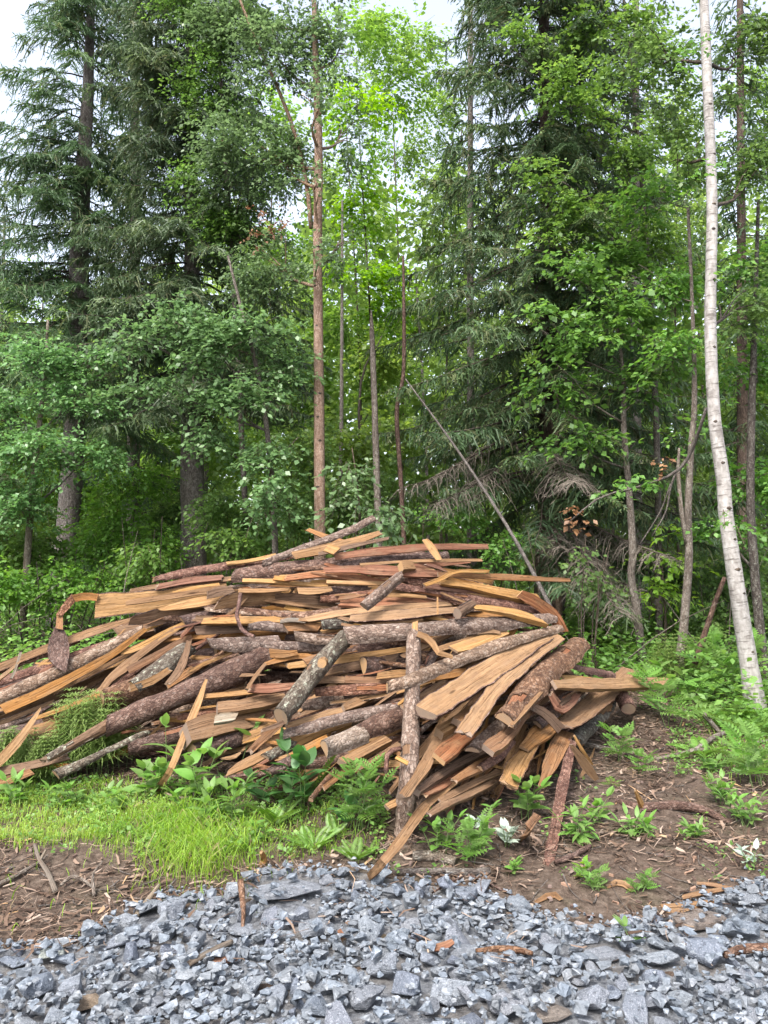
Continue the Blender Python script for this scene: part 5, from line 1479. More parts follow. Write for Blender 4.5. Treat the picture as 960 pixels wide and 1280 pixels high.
('S', 'board', None, OR, [(611, 935, 17), (630, 921, 19), (652, 897, 12), (675, 870, 9), (698, 845, 6)], (-.62, -.1), 25, 'orange sawn edge along the underside of the big brown slab', {'T': .4}),
('S', 'board', None, FIB, [(549, 946, 20), (566, 932, 21), (586, 916, 20)], (-.55, -.35), 35, 'short red-brown board end with a square cut right of the post', {'T': .3}),
('B', 'bark_slab', 'grey', TAN, [(590, 937, 19), (605, 924, 22), (625, 905, 20)], (-.5, -.25), 35, 'grey half-round slab end beside the red-brown board end', {}),
('S', 'beam', None, TAN, [(550, 913, 13), (572, 899, 14), (600, 880, 12)], (-.42, -.2), 40, 'square tan block end under the widest pale slab', {'T': .8}),
('S', 'wood_block', None, OR, [(573, 900, 14), (590, 888, 13)], (-.46, -.3), 30, 'orange block under the broken pale slab', {'T': .6}),
('S', 'branch', None, TAN, [(507, 992, 13), (519, 975, 12), (530, 958, 14), (540, 940, 14), (552, 925, 15), (570, 908, 13)], (-.62, -.3), 15, 'barkless wavy tan branch across the lower post', {'T': .6, 'ends': (.05, 0)}),
('S', 'beam', None, WORN, [(522, 987, 9), (550, 968, 10), (580, 950, 10), (610, 935, 9)], (-.5, -.15), 30, 'weathered square strip right of the barkless branch', {'T': .8}),
('S', 'bark_strip', None, FIB, [(532, 991, 9), (560, 976, 12), (592, 955, 11)], (-.46, -.15), 30, 'ragged bark strip low right of the post', {'ends': (.05, .05)}),
('S', 'board', None, TAN, [(550, 1000, 7), (580, 985, 9), (602, 974, 8), (625, 964, 7)], (-.5, -.2), 30, 'narrow lower strip under the ragged bark strip', {}),
('S', 'board', None, OR, [(570, 974, 8), (590, 962, 13), (612, 950, 11), (630, 940, 6)], (-.5, -.2), 35, 'oval tan slab end above the lowest tan board', {'ends': (.03, .03)}),
('S', 'board', None, TAN, [(538, 1016, 8), (560, 1003, 12), (590, 988, 12), (618, 974, 10)], (-.62, -.2), 35, 'lowest tan board slanting right of the post foot', {'ends': (.03, .0)}),
('S', 'board', None, TAN, [(460, 1097, 8), (478, 1078, 12), (497, 1055, 13), (512, 1034, 12), (528, 1012, 11), (542, 998, 10), (572, 974, 9)], (-.7, -.3), 10, 'long tan splinter board reaching down to the gravel across the post foot', {'gnd': 'a', 'T': .3}),
('S', 'board', None, PALE, [(484, 1008, 8), (496, 1002, 9), (508, 996, 8)], (-.3, -.2), 30, 'small plank end poking out left of the post foot', {'T': .6}),
('L', 'branch', 'red', FIB, [(482, 965, 4), (484, 945, 5), (490, 938, 5), (502, 935, 4)], (-.5, -.45), 0, 'reddish bark curl hanging in the dark left of the post', {}),
('S', 'splinter', None, PALE, [(495, 946, 5), (510, 954, 5)], (-.55, -.55), 20, 'short pale splinter sticking out of the post', {'T': .7}),
('W', 'sawn_slab', 'brown', TAN, [(636, 978, 21), (645, 960, 22), (656, 942, 20), (672, 918, 14)], (-.5, -.15), 35, 'tan slab with a frayed white end above the leafy seedling', {'T': .25, 'ends': (.03, 0)}),
('S', 'board', None, OR, [(679, 976, 8), (688, 955, 17), (697, 935, 21), (708, 914, 20)], (-.42, -.15), 30, 'forked orange board end right of the frayed slab', {'ends': (.1, 0)}),
('S', 'board', None, OR, [(655, 935, 14), (680, 912, 22), (700, 898, 18)], (-.3, -.1), 35, 'broad orange board behind the frayed slab', {}),
('S', 'bark_strip', None, 'redbark', [(685, 1083, 12), (692, 1045, 14), (700, 1000, 13), (709, 955, 12), (716, 925, 10)], (-.8, -.35), 0, 'long narrow red bark strip standing down onto the bare earth', {'gnd': 'a', 'T': .5}),
('W', 'sawn_slab', 'brown', TAN, [(706, 906, 22), (722, 895, 27), (745, 876, 29), (766, 858, 24), (788, 836, 18)], (-.35, .1), 45, 'smooth tan sawn slab with a square upper end at the right end of the pile', {'T': .12}),
('S', 'board', None, PALE, [(694, 855, 12), (730, 854, 15), (770, 854, 15), (815, 852, 13), (832, 851, 10), (840, 851, 4)], (-.45, -.25), 20, 'long pale plank pointing right, farthest out of the pile', {'T': .35}),
('B', 'bark_slab', 'red', TAN, [(713, 832, 9), (738, 838, 11), (766, 843, 9)], (-.05, .1), 30, 'reddish bark board behind the long pale plank', {}),
('S', 'board', None, PALE, [(703, 846, 5), (722, 847, 6), (742, 849, 5)], (-.15, -.1), 30, 'thin pale strip above the long pale plank', {}),
('L', 'log', 'red', TAN, [(786, 886, 17), (779, 873, 18), (770, 857, 17)], (-.3, .1), 20, 'short orange-brown log end resting on the root mound at right', {'flaky': .35}),
('B', 'bark_slab', 'lichen', GW, [(716, 928, 16), (732, 913, 20), (748, 896, 20), (766, 876, 14)], (-.2, .1), 10, 'weathered grey slab under the smooth tan slab', {'flaky': .4}),
('S', 'splinter', None, PALE, [(714, 931, 4), (723, 944, 9), (735, 960, 12), (746, 975, 6)], (-.55, -.6), 0, 'pale pointed splinter hanging down at the right end', {'T': .3}),
('S', 'splinter', None, PALE, [(718, 920, 3), (728, 938, 4), (741, 956, 2)], (-.58, -.6), 0, 'thin white sliver right beside the pale pointed splinter', {'T': .7}),
('B', 'bark_slab', 'brown', WORN, [(672, 905, 16), (690, 890, 20), (715, 868, 18), (740, 850, 12)], (-.2, .1), 20, 'dark bark slab in the hollow between the brown slab and the smooth tan slab', {'flaky': .2}),
('S', 'bark_strip', None, FIB, [(690, 870, 10), (700, 884, 14), (712, 880, 10), (722, 868, 6)], (-.35, -.3), 20, 'curled bark scrap in the right hollow', {'ends': (.03, .03)}),
('S', 'bark_strip', None, WORN, [(668, 885, 10), (684, 893, 14), (700, 910, 12)], (-.45, -.4), 15, 'torn brown bark sheet lying in the right hollow', {'ends': (.04, .04)}),
('S', 'board', None, WORN, [(700, 880, 5), (718, 867, 7), (738, 856, 6)], (-.3, -.1), 30, 'thin grey strip in the right hollow', {}),
('S', 'board', None, OR, [(652, 1046, 6), (660, 1034, 10), (672, 1018, 9)], (-.9, -.8), 10, 'small orange fragment lying below the leafy seedling', {'gnd': 'a'}),
('B', 'bark_slab', 'brown', WORN, [(560, 1000, 14), (600, 985, 18), (650, 965, 18), (690, 945, 14)], (-.05, .2), 10, 'dark slab at the bottom behind the lower right boards', {}),
('B', 'bark_slab', 'red', OR, [(600, 960, 10), (622, 945, 14), (640, 925, 12)], (-.4, -.2), 30, 'reddish slab end left of the frayed slab', {'flaky': .3}),
('S', 'board', None, TAN, [(640, 905, 6), (655, 888, 7), (675, 865, 6)], (-.75, -.5), 40, 'thin torn strip on the big brown slab', {'ends': (.04, .04)}),
]
M['birchslab'] = bark_mat('pale_striped_bark', (0.25, 0.19, 0.145), (0.15, 0.105, 0.078), (0.33, 0.265, 0.215), la=0.3, lichen=(0.35, 0.3, 0.25))
M['redbark'] = M['red']
for (kd, nm, mb, mw, path, off, tl, lb, ex) in T_:
    if nm == 'hanging_offcut':
        continue
    piece(kd, nm, mb, mw, path, off, tl, lb, **ex)

# the hanging bark paddle: a board end that bends over and dangles
root = tag(empty('hanging_offcut', P(100, 747, D(100, 747) - .1)), 'broken reddish offcut dangling like a paddle from the big pale slab', 'offcut')
for nm, mb, rows, mw in [('stub', None, [(122, 747, 9), (106, 745, 9), (92, 748, 9)], OR), ('bark_flap', None, [(93, 746, 10), (84, 756, 9), (74, 769, 6)], 'redbark'),
                     ('neck', None, [(75, 766, 7), (74.5, 776, 7), (74, 786, 8)], OR), ('paddle', None, [(74, 781, 7), (73, 796, 19), (73, 815, 25), (77, 828, 16), (80, 839, 3)], 'brown')]:
    o = piece('S', nm, mb, mw, rows, (-.12, -.16), 0, None, T=.2)
    del o['category'], o['kind']
    mw_ = o.location.copy()
    o.parent = root
    o.location = mw_ - root.location

# branch stub on the diagonal log
o = piece('L', 'branch_stub', 'lichen', PALE, [(404, 827, 13), (402, 829, 12)], (-.42, -.47), 0, None)
del o['category'], o['kind']
dl = [x for x in C.objects if x.get('label', '').startswith('lichen-spotted round log')][0]
o.location = o.location - dl.location
o.parent = dl
for ch in list(o.children):
    bpy.data.objects.remove(ch)

PM = [(514, 900, 'the grey post'), (517, 800, 'the top of the grey post'), (392, 845, 'the diagonal log'), (455, 831, 'the orange half-moon'), (76, 815, 'the dangling paddle'), (298, 765, 'the hanging root'), (160, 757, 'the big pale slab'),
      (420, 925, 'the white-barked log'), (600, 845, 'the widest pale slab'), (680, 845, 'the big brown slab'), (780, 853, 'the long pale plank'), (285, 900, 'the square beam'), (440, 661, 'the highest pole'), (477, 740, 'the leaning short log'),
      (582, 760, 'the small cut block'), (235, 910, 'the leaning stake'), (130, 875, 'the square-cut log end'), (205, 830, 'the lichen-covered slab'), (60, 862, 'the orange lip'), (700, 1000, 'the red strip'), (650, 950, 'the frayed slab'),
      (530, 960, 'the barkless branch'), (350, 840, 'the black hollow'), (300, 716, 'the half-moon slab end'), (580, 683, 'the dark-red strip'), (690, 725, 'the pointed reddish board'), (640, 765, 'the right shoulder'), (20, 925, 'the left pointed stake'),
      (745, 880, 'the smooth tan slab'), (230, 868, 'the long round log'), (540, 788, 'the big long grey slab'), (590, 985, 'the lowest tan board')]
TONE = {'pale': 'pale', 'tan': 'tan', 'orange': 'orange-brown', 'worn': 'weathered brown', 'fibre': 'reddish'}

# slabs buried in the heap: what shows in the gaps between the slabs above
sil = [(-400, 900), (-60, 872), (0, 846), (60, 822), (120, 785), (165, 765), (200, 740), (280, 716), (340, 706), (400, 698), (480, 694), (600, 705), (640, 735), (690, 775), (712, 812), (740, 850), (790, 868), (830, 890)]
sx, sy = zip(*sil)
r2 = random.Random(5)
made = 0
for _ in range(9000):
    if made >= 150:
        break
    px, py = r2.uniform(-160, 770), r2.uniform(700, 1010)
    d = D(px, py) + r2.uniform(0.35, 1.6)
    c = P(px, py, d)
    right = px > 540
    a = r2.gauss(0.9 if right else (0.55 if px < 250 else 0.15), 0.3)
    el = r2.gauss(0.02, 0.07)
    L = r2.uniform(0.7, 1.9)
    v = np.array([math.cos(a) * math.cos(el), math.sin(a) * math.cos(el), math.sin(el)])
    ends_ = [c - v * L * f for f in (-.5, -.25, 0, .25, .5)]
    ok = True
    for e in ends_:
        ex, ey = proj(e)
        if e[2] < float(h(e[0], e[1])) + .05 or ey < np.interp(ex, sx, sy) + 12 or e[1] < D(float(ex), float(ey)) + 0.3 or ex > 770:
            ok = False
            break
    if not ok:
        continue
    wdt = r2.uniform(.07, .17)
    kd = r2.choice('BBWWS')
    pt = [[*(ends_[i] + np.array([0, 0, r2.uniform(-.015, .015)])), wdt * r2.uniform(.8, 1.1)] for i in (0, 2, 4)]
    mw = r2.choice([TAN, OR, WORN, TAN])
    piece(kd, 'buried_slab', r2.choice(['brown', 'grey', 'red', 'brown']) if kd != 'S' else None, mw, None, tilt=r2.uniform(-20, 70), pts=pt, seed=made,
          label=('long ' if L > 1.3 else 'short ') + ('bark slab' if kd == 'B' else TONE[mw] + ' slab') + ' deep inside the pile ' + where(px, py, PM), cat='slab', group='slabs buried inside the pile', T=None if kd != 'S' else .25)
    made += 1
print('buried', made)

def lie(px, py, r):
    """the way the slabs lie in that part of the heap: an angle in the picture"""
    if px > 520 and py > 790 - 0.05 * (px - 520): return r.gauss(-0.75, 0.28)
    if px > 520: return r.gauss(0.12, 0.16)
    if px < 260 and py > 780: return r.gauss(-0.46, 0.12)
    if py > 860: return r.gauss(-0.3, 0.2)
    return r.gauss(-0.04, 0.12)

# thin slabs and edgings filling the rows between the slabs named above
r4 = random.Random(21)
made = 0
while made < 165:
    px, py = r4.uniform(-20, 740), r4.uniform(700, 975)
    if py < np.interp(px, sx, sy) + 3 or (px < 330 and py > 935) or py > 975 - 0.9 * max(px - 640, 0):
        continue
    if (px - 110) ** 2 / 90 ** 2 + (py - 868) ** 2 / 26 ** 2 < 1 or (px - 345) ** 2 / 60 ** 2 + (py - 842) ** 2 / 18 ** 2 < 1 or (px - 465) ** 2 / 40 ** 2 + (py - 965) ** 2 / 30 ** 2 < 1:
        continue                              # the black hollows stay open
    a = lie(px, py, r4)
    L = r4.uniform(50, 170)
    dx, dy = math.cos(a) * L / 2, math.sin(a) * L / 2
    if any(py + f * dy < np.interp(px + f * dx, sx, sy) for f in (-1, 1)):
        continue
    w_ = r4.uniform(3.5, 10.5)
    kd = r4.choice('SSWBB')
    mw = r4.choice([TAN, OR, TAN, PALE, WORN, FIB])
    o0 = r4.uniform(-.02, .2)
    piece(kd, 'offcut', r4.choice(['brown', 'red', 'grey', 'brown']), mw, [(px - dx, py - dy, w_ * r4.uniform(.5, 1)), (px + r4.uniform(-2, 2), py + r4.uniform(-2, 2), w_), (px + dx, py + dy, w_ * r4.uniform(.4, 1))],
          (o0, o0 + r4.uniform(.02, .15)), r4.uniform(0, 50), ('long ' if L > 110 else 'short ') + ('bark-covered' if kd == 'B' else TONE[mw]) + ' narrow offcut ' + where(px, py, PM), ends=(.03, .03), group='narrow offcuts packed in the pile', cat='offcut', flaky=r4.choice([0, .2, .4]), T=r4.uniform(.25, .4))
    made += 1

# loose splinters and scraps caught between the slabs
r3 = random.Random(9)
for k in range(150):
    px, py = r3.uniform(20, 740), r3.uniform(700, 985)
    if py < np.interp(px, sx, sy) + 4 or (px < 330 and py > 960):
        continue
    a = lie(px, py, r3) + r3.gauss(0, .2)
    L = r3.uniform(14, 60)
    dx, dy = math.cos(a) * L / 2, math.sin(a) * L / 2
    w_ = r3.uniform(2, 6)
    mw = r3.choice([TAN, TAN, PALE, OR, WORN, FIB, FIB])
    piece('S', 'splinter', None, mw, [(px - dx, py - dy, w_ * r3.uniform(.4, 1)), (px + r3.uniform(-3, 3), py + r3.uniform(-2, 2), w_), (px + dx, py + dy, w_ * r3.uniform(.2, .8))],
          (r3.uniform(-.12, .1),) * 2, r3.uniform(0, 50), ('long ' if L > 38 else 'short ') + TONE[mw] + ' thin splinter ' + where(px, py, PM), ends=(.02, .02), group='loose splinters in the pile', T=r3.uniform(.25, .6))

# ================================================================ PLANTS ONE CAN TELL APART
def leaf_shape(name, mat, w=0.45, kind='ovate', n=5):
    """a leaf one unit long along +X, folded along its midrib and bending down"""
    V, Fc, T = [], [], []
    for i in range(n + 1):
        t = i / n
        if kind == 'lance': b = math.sin(math.pi * t ** 0.8) ** 0.9
        else: b = math.sin(math.pi * t ** 0.72) ** 0.75
        z = -0.28 * t * t
        e = 0.5 * w * b * (1 + 0.06 * (i % 2))
        V += [(t, -e, z + 0.22 * e), (t, 0, z), (t, e, z + 0.22 * e)]
    for i in range(n):
        a = i * 3
        Fc += [(a, a + 1, a + 4, a + 3), (a + 1, a + 2, a + 5, a + 4)]
        T += [0.5 + R.uniform(-.08, .08), 0.55 + R.uniform(-.08, .08)]
    return mesh(name, V, Fc, mat, None, True, None, T)

def pinnate_shape(name, mat, pairs=6, ll=0.34, lw=0.11, taper=True, curve=0.35, top=True):
    """a compound leaf or fern frond one unit long: a midrib with leaflets in pairs"""
    V, Fc, T = [], [], []
    def quad(*p):
        b = len(V); V.extend(p); Fc.append((b, b + 1, b + 2, b + 3)); T.append(min(1, max(0, 0.5 + R.uniform(-.22, .22))))
    z = lambda t: -curve * t * t
    for i in range(6):
        a, b = i / 6, (i + 1) / 6
        quad((a, -.008, z(a)), (b, -.007, z(b)), (b, .007, z(b)), (a, .008, z(a)))
    for i in range(pairs):
        t = 0.14 + 0.82 * i / pairs
        s = ll * ((math.sin(math.pi * (0.15 + 0.8 * t)) ** 0.8) if taper else 1)
        for sd in (-1, 1):
            dx, dy = 0.45 * s, sd * s
            px_, py_ = lw * 0.5, 0
            c0 = (t, 0, z(t))
            m = (t + dx * .5, dy * .5, z(t) + 0.03)
            tip = (t + dx, dy, z(t) - 0.09 * s)
            quad(c0, (m[0] + px_, m[1], m[2]), tip, (m[0] - px_, m[1], m[2]))
    if top:
        quad((.94, 0, z(.94)), (1.02, -lw * .5, z(1)), (1.2, 0, z(1.15)), (1.02, lw * .5, z(1)))
    return mesh(name, V, Fc, mat, None, False, None, T)

LEAF = {
 'ovate': leaf_shape('leaf', M['herb'], 0.5), 'dark': leaf_shape('leaf', M['herbdark'], 0.4, 'lance'), 'lance': leaf_shape('leaf', M['herb'], 0.34, 'lance'),
 'silver': leaf_shape('leaf', M['silver'], 0.42, 'lance'), 'compound': pinnate_shape('leaf', M['herb'], 6, .36, .15), 'compdark': pinnate_shape('leaf', M['herbdark'], 6, .36, .15),
 'fern': pinnate_shape('frond', M['fern'], 15, .24, .07, True, .3, False), 'fernbig': pinnate_shape('frond', M['fern'], 13, .3, .09, True, .4, False), 'bright': leaf_shape('leaf', M['leafbright'], 0.55),
}

def put_leaf(key, root, base, d, L, name=None, droop_roll=0.0):
    me = LEAF[key]
    o = link(name or ('frond' if key.startswith('fern') else 'leaf'), me, root)
    d = Vector([float(t) for t in d]).normalized()
    side = Vector((0, 0, 1)).cross(d)
    if side.length < 1e-3: side = Vector((0, 1, 0))
    side.normalize()
    up = d.cross(side)
    rot = Matrix((d, side, up)).transposed().to_4x4() @ Matrix.Rotation(droop_roll, 4, 'X')
    o.matrix_local = Matrix.Translation(Vector([float(t) for t in base])) @ rot @ Matrix.Diagonal((L, L, L, 1))
    return o

def plant(px, py, hp, key, stems, lp, label, spread=0.6, pairs=3, name='leafy_plant', lift=0.35, cat='plant', tilt=0.25):
    """px, py: foot; hp: height px; lp: leaf length px"""
    g = G(px, py)
    sc = g[1] / F
    root = tag(empty(name, g), label, cat)
    H_, L_ = hp * sc * 1.08, lp * sc * 1.12
    for s in range(stems):
        a = R.uniform(0, 6.3)
        k = 0 if stems == 1 else spread
        hgt = H_ * R.uniform(.65, 1.05)
        b = np.array([R.uniform(-.3, .3) * H_ * k, R.uniform(-.25, .25) * H_ * k, 0]); b[2] = float(h(g[0] + b[0], g[1] + b[1])) - g[2] - .01
        tp = b + np.array([math.cos(a) * H_ * k * .55, math.sin(a) * H_ * k * .4, hgt]) + np.array([R.uniform(-.08, .08) * H_, 0, 0])
        md = (b + tp) / 2 + np.array([0, 0, hgt * .12])
        sp = spline([b, md, tp], 8)
        tb = Tubes().add(sp, np.linspace(.0035, .0016, 8), 5, False, 0, R)
        link('stem', tb.mesh('stem', M['stalk']), root)
        for i in range(pairs):
            t = 0.35 + 0.62 * (i / max(pairs - 1, 1)) if pairs > 1 else 0.9
            c = sp[min(7, int(t * 7.5))]
            az = a + 1.57 * i + R.uniform(-.4, .4)
            for q in (0, math.pi):
                d = (math.cos(az + q), math.sin(az + q), lift + 0.5 * t + R.uniform(-tilt, tilt))
                put_leaf(key, root, c, d, L_ * R.uniform(.7, 1.1) * (1.1 - .35 * t), None, R.uniform(-.5, .5))
        put_leaf(key, root, sp[-1], (math.cos(a) * .5, math.sin(a) * .5, .9), L_ * .75)
    return root

def fern(px, py, lp, n, label, key='fern', up=0.9, name='fern', spread=1.0):
    g = G(px, py)
    L_ = lp * g[1] / F
    root = tag(empty(name, g), label, 'fern')
    for i in range(n):
        a = 6.283 * i / n + R.uniform(-.4, .4)
        put_leaf(key, root, (R.uniform(-.02, .02), R.uniform(-.02, .02), -.005), (math.cos(a) * spread, math.sin(a) * spread, up * R.uniform(.7, 1.4)), L_ * R.uniform(.7, 1.1), None, R.uniform(-.3, .3))
    return root

PL = [
 (209, 990, 92, 'lance', 1, 34, 'tall leafy shoot with paired leaves in front of the long round log', dict(pairs=3, lift=.1)),
 (186, 1000, 52, 'ovate', 4, 27, 'leafy green plant at the foot of the leaning pale stake, on its left', {}),
 (248, 1008, 66, 'ovate', 5, 29, 'leafy plant with pale green oval leaves in front of the square beam', {}),
 (284, 990, 62, 'ovate', 2, 32, 'shoot with three upright oval leaves under the torn slab end', dict(pairs=1, lift=.7)),
 (262, 1036, 40, 'lance', 4, 26, 'low spreading leafy plant below the white forked twig', {}),
 (295, 1030, 42, 'lance', 4, 25, 'low leafy plant left of the curled fern', {}),
 (225, 1022, 32, 'ovate', 3, 22, 'small leafy plant on the grass right of the stake foot', {}),
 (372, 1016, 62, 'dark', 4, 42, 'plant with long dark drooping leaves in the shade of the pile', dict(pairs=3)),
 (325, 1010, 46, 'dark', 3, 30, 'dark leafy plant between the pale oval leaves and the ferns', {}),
 (448, 1042, 72, 'compound', 8, 30, 'rowan bush with toothed compound leaves left of the grey post', dict(spread=.45)),
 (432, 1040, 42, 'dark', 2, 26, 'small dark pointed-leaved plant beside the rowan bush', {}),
 (552, 1066, 38, 'ovate', 5, 18, 'light green leafy plant right of the post foot', dict(spread=.9)),
 (588, 1086, 46, 'compound', 4, 28, 'pale green plant with divided leaves in front of the grey sticks', dict(spread=.7)),
 (600, 1070, 50, 'ovate', 3, 20, 'slim leafy plant next to the silvery sprig', {}),
 (634, 1062, 24, 'silver', 4, 18, 'sprig of upturned silvery-white leaves on the bare earth', dict(lift=.5)),
 (594, 1052, 34, 'silver', 1, 22, 'single silvery-white leaf shoot among the pale green leaves', dict(lift=.6)),
 (655, 1026, 46, 'ovate', 4, 24, 'leafy seedling growing under the frayed tan slab', dict(spread=.7)),
 (726, 1052, 36, 'lance', 7, 22, 'wilting leafy plant beside the long red bark strip', dict(lift=-.05, spread=.9)),
 (745, 1034, 36, 'ovate', 3, 18, 'smaller leafy plant behind the wilting plant', {}),
 (797, 1046, 22, 'lance', 7, 20, 'flattened wilting plant on the bare earth right of the red strip', dict(lift=-.1, spread=1.2)),
 (772, 952, 36, 'compound', 3, 24, 'light feathery weed on the earth below the root mound', {}),
 (797, 968, 34, 'compound', 2, 20, 'second feathery weed, lower down the bare slope', {}),
 (745, 1112, 20, 'compound', 5, 13, 'low pale weed at the upper edge of the gravel', dict(spread=1.2)),
 (795, 1118, 18, 'compound', 5, 13, 'low weed right of the pale weed by the gravel edge', dict(spread=1.2)),
 (795, 1186, 34, 'lance', 2, 22, 'fresh green seedling growing out of the gravel', dict(pairs=2)),
 (870, 880, 48, 'ovate', 6, 22, 'lush leafy clump at the end of the long pale plank', dict(spread=1.0)),
 (912, 870, 58, 'compound', 7, 34, 'lush light green clump between the plank end and the white birch', dict(spread=1.0)),
 (838, 905, 48, 'compound', 5, 30, 'leafy clump at the edge of the root mound', dict(spread=.9)),
 (948, 985, 54, 'compound', 5, 34, 'large-leaved plant at the right border of the bare slope', dict(spread=.8)),
 (905, 1005, 30, 'lance', 7, 18, 'bushy dark green weed on the slope near the right border', dict(spread=.9)),
 (935, 1030, 30, 'lance', 7, 18, 'dense weed below the bushy one at the right border', dict(spread=1.1)),
 (890, 966, 20, 'ovate', 4, 14, 'tiny pale seedling cluster in the middle of the right slope', {}),
 (868, 1048, 16, 'lance', 6, 16, 'wilted grass-like weed flat on the right slope', dict(spread=1.6)),
 (938, 1085, 26, 'silver', 2, 18, 'little silvery weed low at the right border', dict(lift=.3)),
 (165, 955, 40, 'ovate', 1, 14, 'thin little seedling against the dark gap under the long round log', dict(pairs=2)),
 (640, 1092, 14, 'ovate', 3, 12, 'tiny green weed in front of the long red strip foot', {}),
 (728, 1100, 18, 'bright', 2, 14, 'yellowish little weed right of the red strip foot', {}),
 (330, 1052, 24, 'ovate', 3, 14, 'small weed in the thin grass above the flat stone', {}),
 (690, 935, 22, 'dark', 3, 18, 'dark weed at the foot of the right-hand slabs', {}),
 (20, 1008, 34, 'lance', 4, 24, 'leafy weed in the grass at the left border', dict(spread=1.0)),
 (90, 1010, 30, 'lance', 4, 20, 'leafy weed in the grass below the oval pole end', dict(spread=1.0)),
 (135, 1016, 26, 'ovate', 4, 16, 'low weed in the grass left of the stake foot', dict(spread=1.0)),
]
for (px, py, hp, key, st, lp, lb, kw) in PL:
    plant(px, py, hp, key, st, lp, lb, **kw)
FE = [
 (393, 1012, 80, 2, 'upright light green fern frond in front of the white-barked split log', dict(up=3.0, spread=.5)),
 (342, 1034, 50, 8, 'curled fern left of the upright frond', dict(up=1.2)),
 (392, 1064, 38, 9, 'small yellow-green fern in the thin grass', dict(up=1.0)),
 (446, 1078, 36, 9, 'pale yellow fern at the foot of the tan splinter board', dict(up=.9)),
 (418, 1048, 34, 8, 'green fern between the rowan bush and the yellow-green fern', dict(up=.9)),
 (466, 1066, 24, 6, 'little fern right under the rowan bush', dict(up=.8)),
 (300, 1062, 34, 5, 'little fern in the grass above the flat stone', dict(up=.8)),
 (768, 980, 26, 4, 'tiny fern flat on the bare earth beneath the pale splinter', dict(up=.3)),
 (880, 945, 44, 7, 'bright fern on the slope edge below the plank end', dict(key='fernbig', up=.7)),
 (925, 915, 56, 8, 'broad yellow-green fern in front of the white birch', dict(key='fernbig', up=.7)),
 (958, 905, 56, 8, 'fern right of the white birch foot', dict(key='fernbig', up=.7)),
 (895, 900, 50, 8, 'fern left of the white birch foot', dict(key='fernbig', up=.8)),
 (930, 955, 46, 7, 'fern in the grass below the white birch', dict(key='fernbig', up=.6)),
 (800, 822, 60, 8, 'tall fern behind the long pale plank', dict(key='fernbig', up=1.0)),
 (875, 815, 60, 8, 'arching fern between the forked stem and the white birch', dict(key='fernbig', up=1.0)),
 (760, 812, 50, 8, 'fern in the green hollow behind the right shoulder of the pile', dict(key='fernbig', up=1.0)),
]
for (px, py, lp, n, lb, kw) in FE:
    fern(px, py, lp, n, lb, **kw)

def horsetail(px, py, rp, hp, n, label):
    g = G(px, py)
    sc = g[1] / F
    root = tag(empty('horsetail_clump', g), label, 'horsetail')
    Q, T = [], []
    tb = Tubes()
    for _ in range(n):
        a, rr = R.uniform(0, 6.3), rp * sc * math.sqrt(R.random())
        b = np.array([math.cos(a) * rr, math.sin(a) * rr * .6, 0]); b[2] = float(h(*(g[:2] + b[:2]))) - g[2]
        H_ = hp * sc * R.uniform(.6, 1.05)
        lean = np.array([R.uniform(-.2, .2), R.uniform(-.2, .2), 1]) * H_
        tb.add([b, b + lean * .5, b + lean], [.0016, .0013, .0008], 4, False, 0, R)
        for k in range(10):
            c = b + lean * (.25 + .08 * k)
            ll = H_ * .42 * (1.05 - .085 * k)
            m = 9
            az = np.arange(m) * 6.283 / m + R.uniform(0, 1)
            d = np.stack([np.cos(az), np.sin(az), np.full(m, .5)], -1)
            s = np.stack([-np.sin(az), np.cos(az), np.zeros(m)], -1) * .0032
            md = c + d * ll * .55
            e = c + np.stack([np.cos(az), np.sin(az), np.full(m, .12)], -1) * ll
            Q.append(np.stack([c - s, md - s, md + s, c + s * 1], 1)); Q.append(np.stack([md - s, e - s * .3, e + s * .3, md + s], 1))
            T.append(np.clip(rng.normal(.5, .2, 2 * m), 0, 1))
    link('stem', tb.mesh('stem', M['stalk']), root)['kind'] = 'stuff'
    link('whorls', quads('whorls', np.concatenate(Q), M['horsetail'], np.concatenate(T)), root)['kind'] = 'stuff'
horsetail(112, 965, 44, 92, 62, 'feathery horsetail clump in front of the bare log end')
horsetail(42, 980, 36, 62, 44, 'smaller feathery horsetail clump at the lower left slabs')
horsetail(845, 858, 26, 60, 22, 'feathery horsetail clump at the foot of the forked stem')

# ================================================================ GRASS
def tri_pts(n, x0, x1, y0, y1):
    return rng.uniform(x0, x1, n), rng.uniform(y0, y1, n)

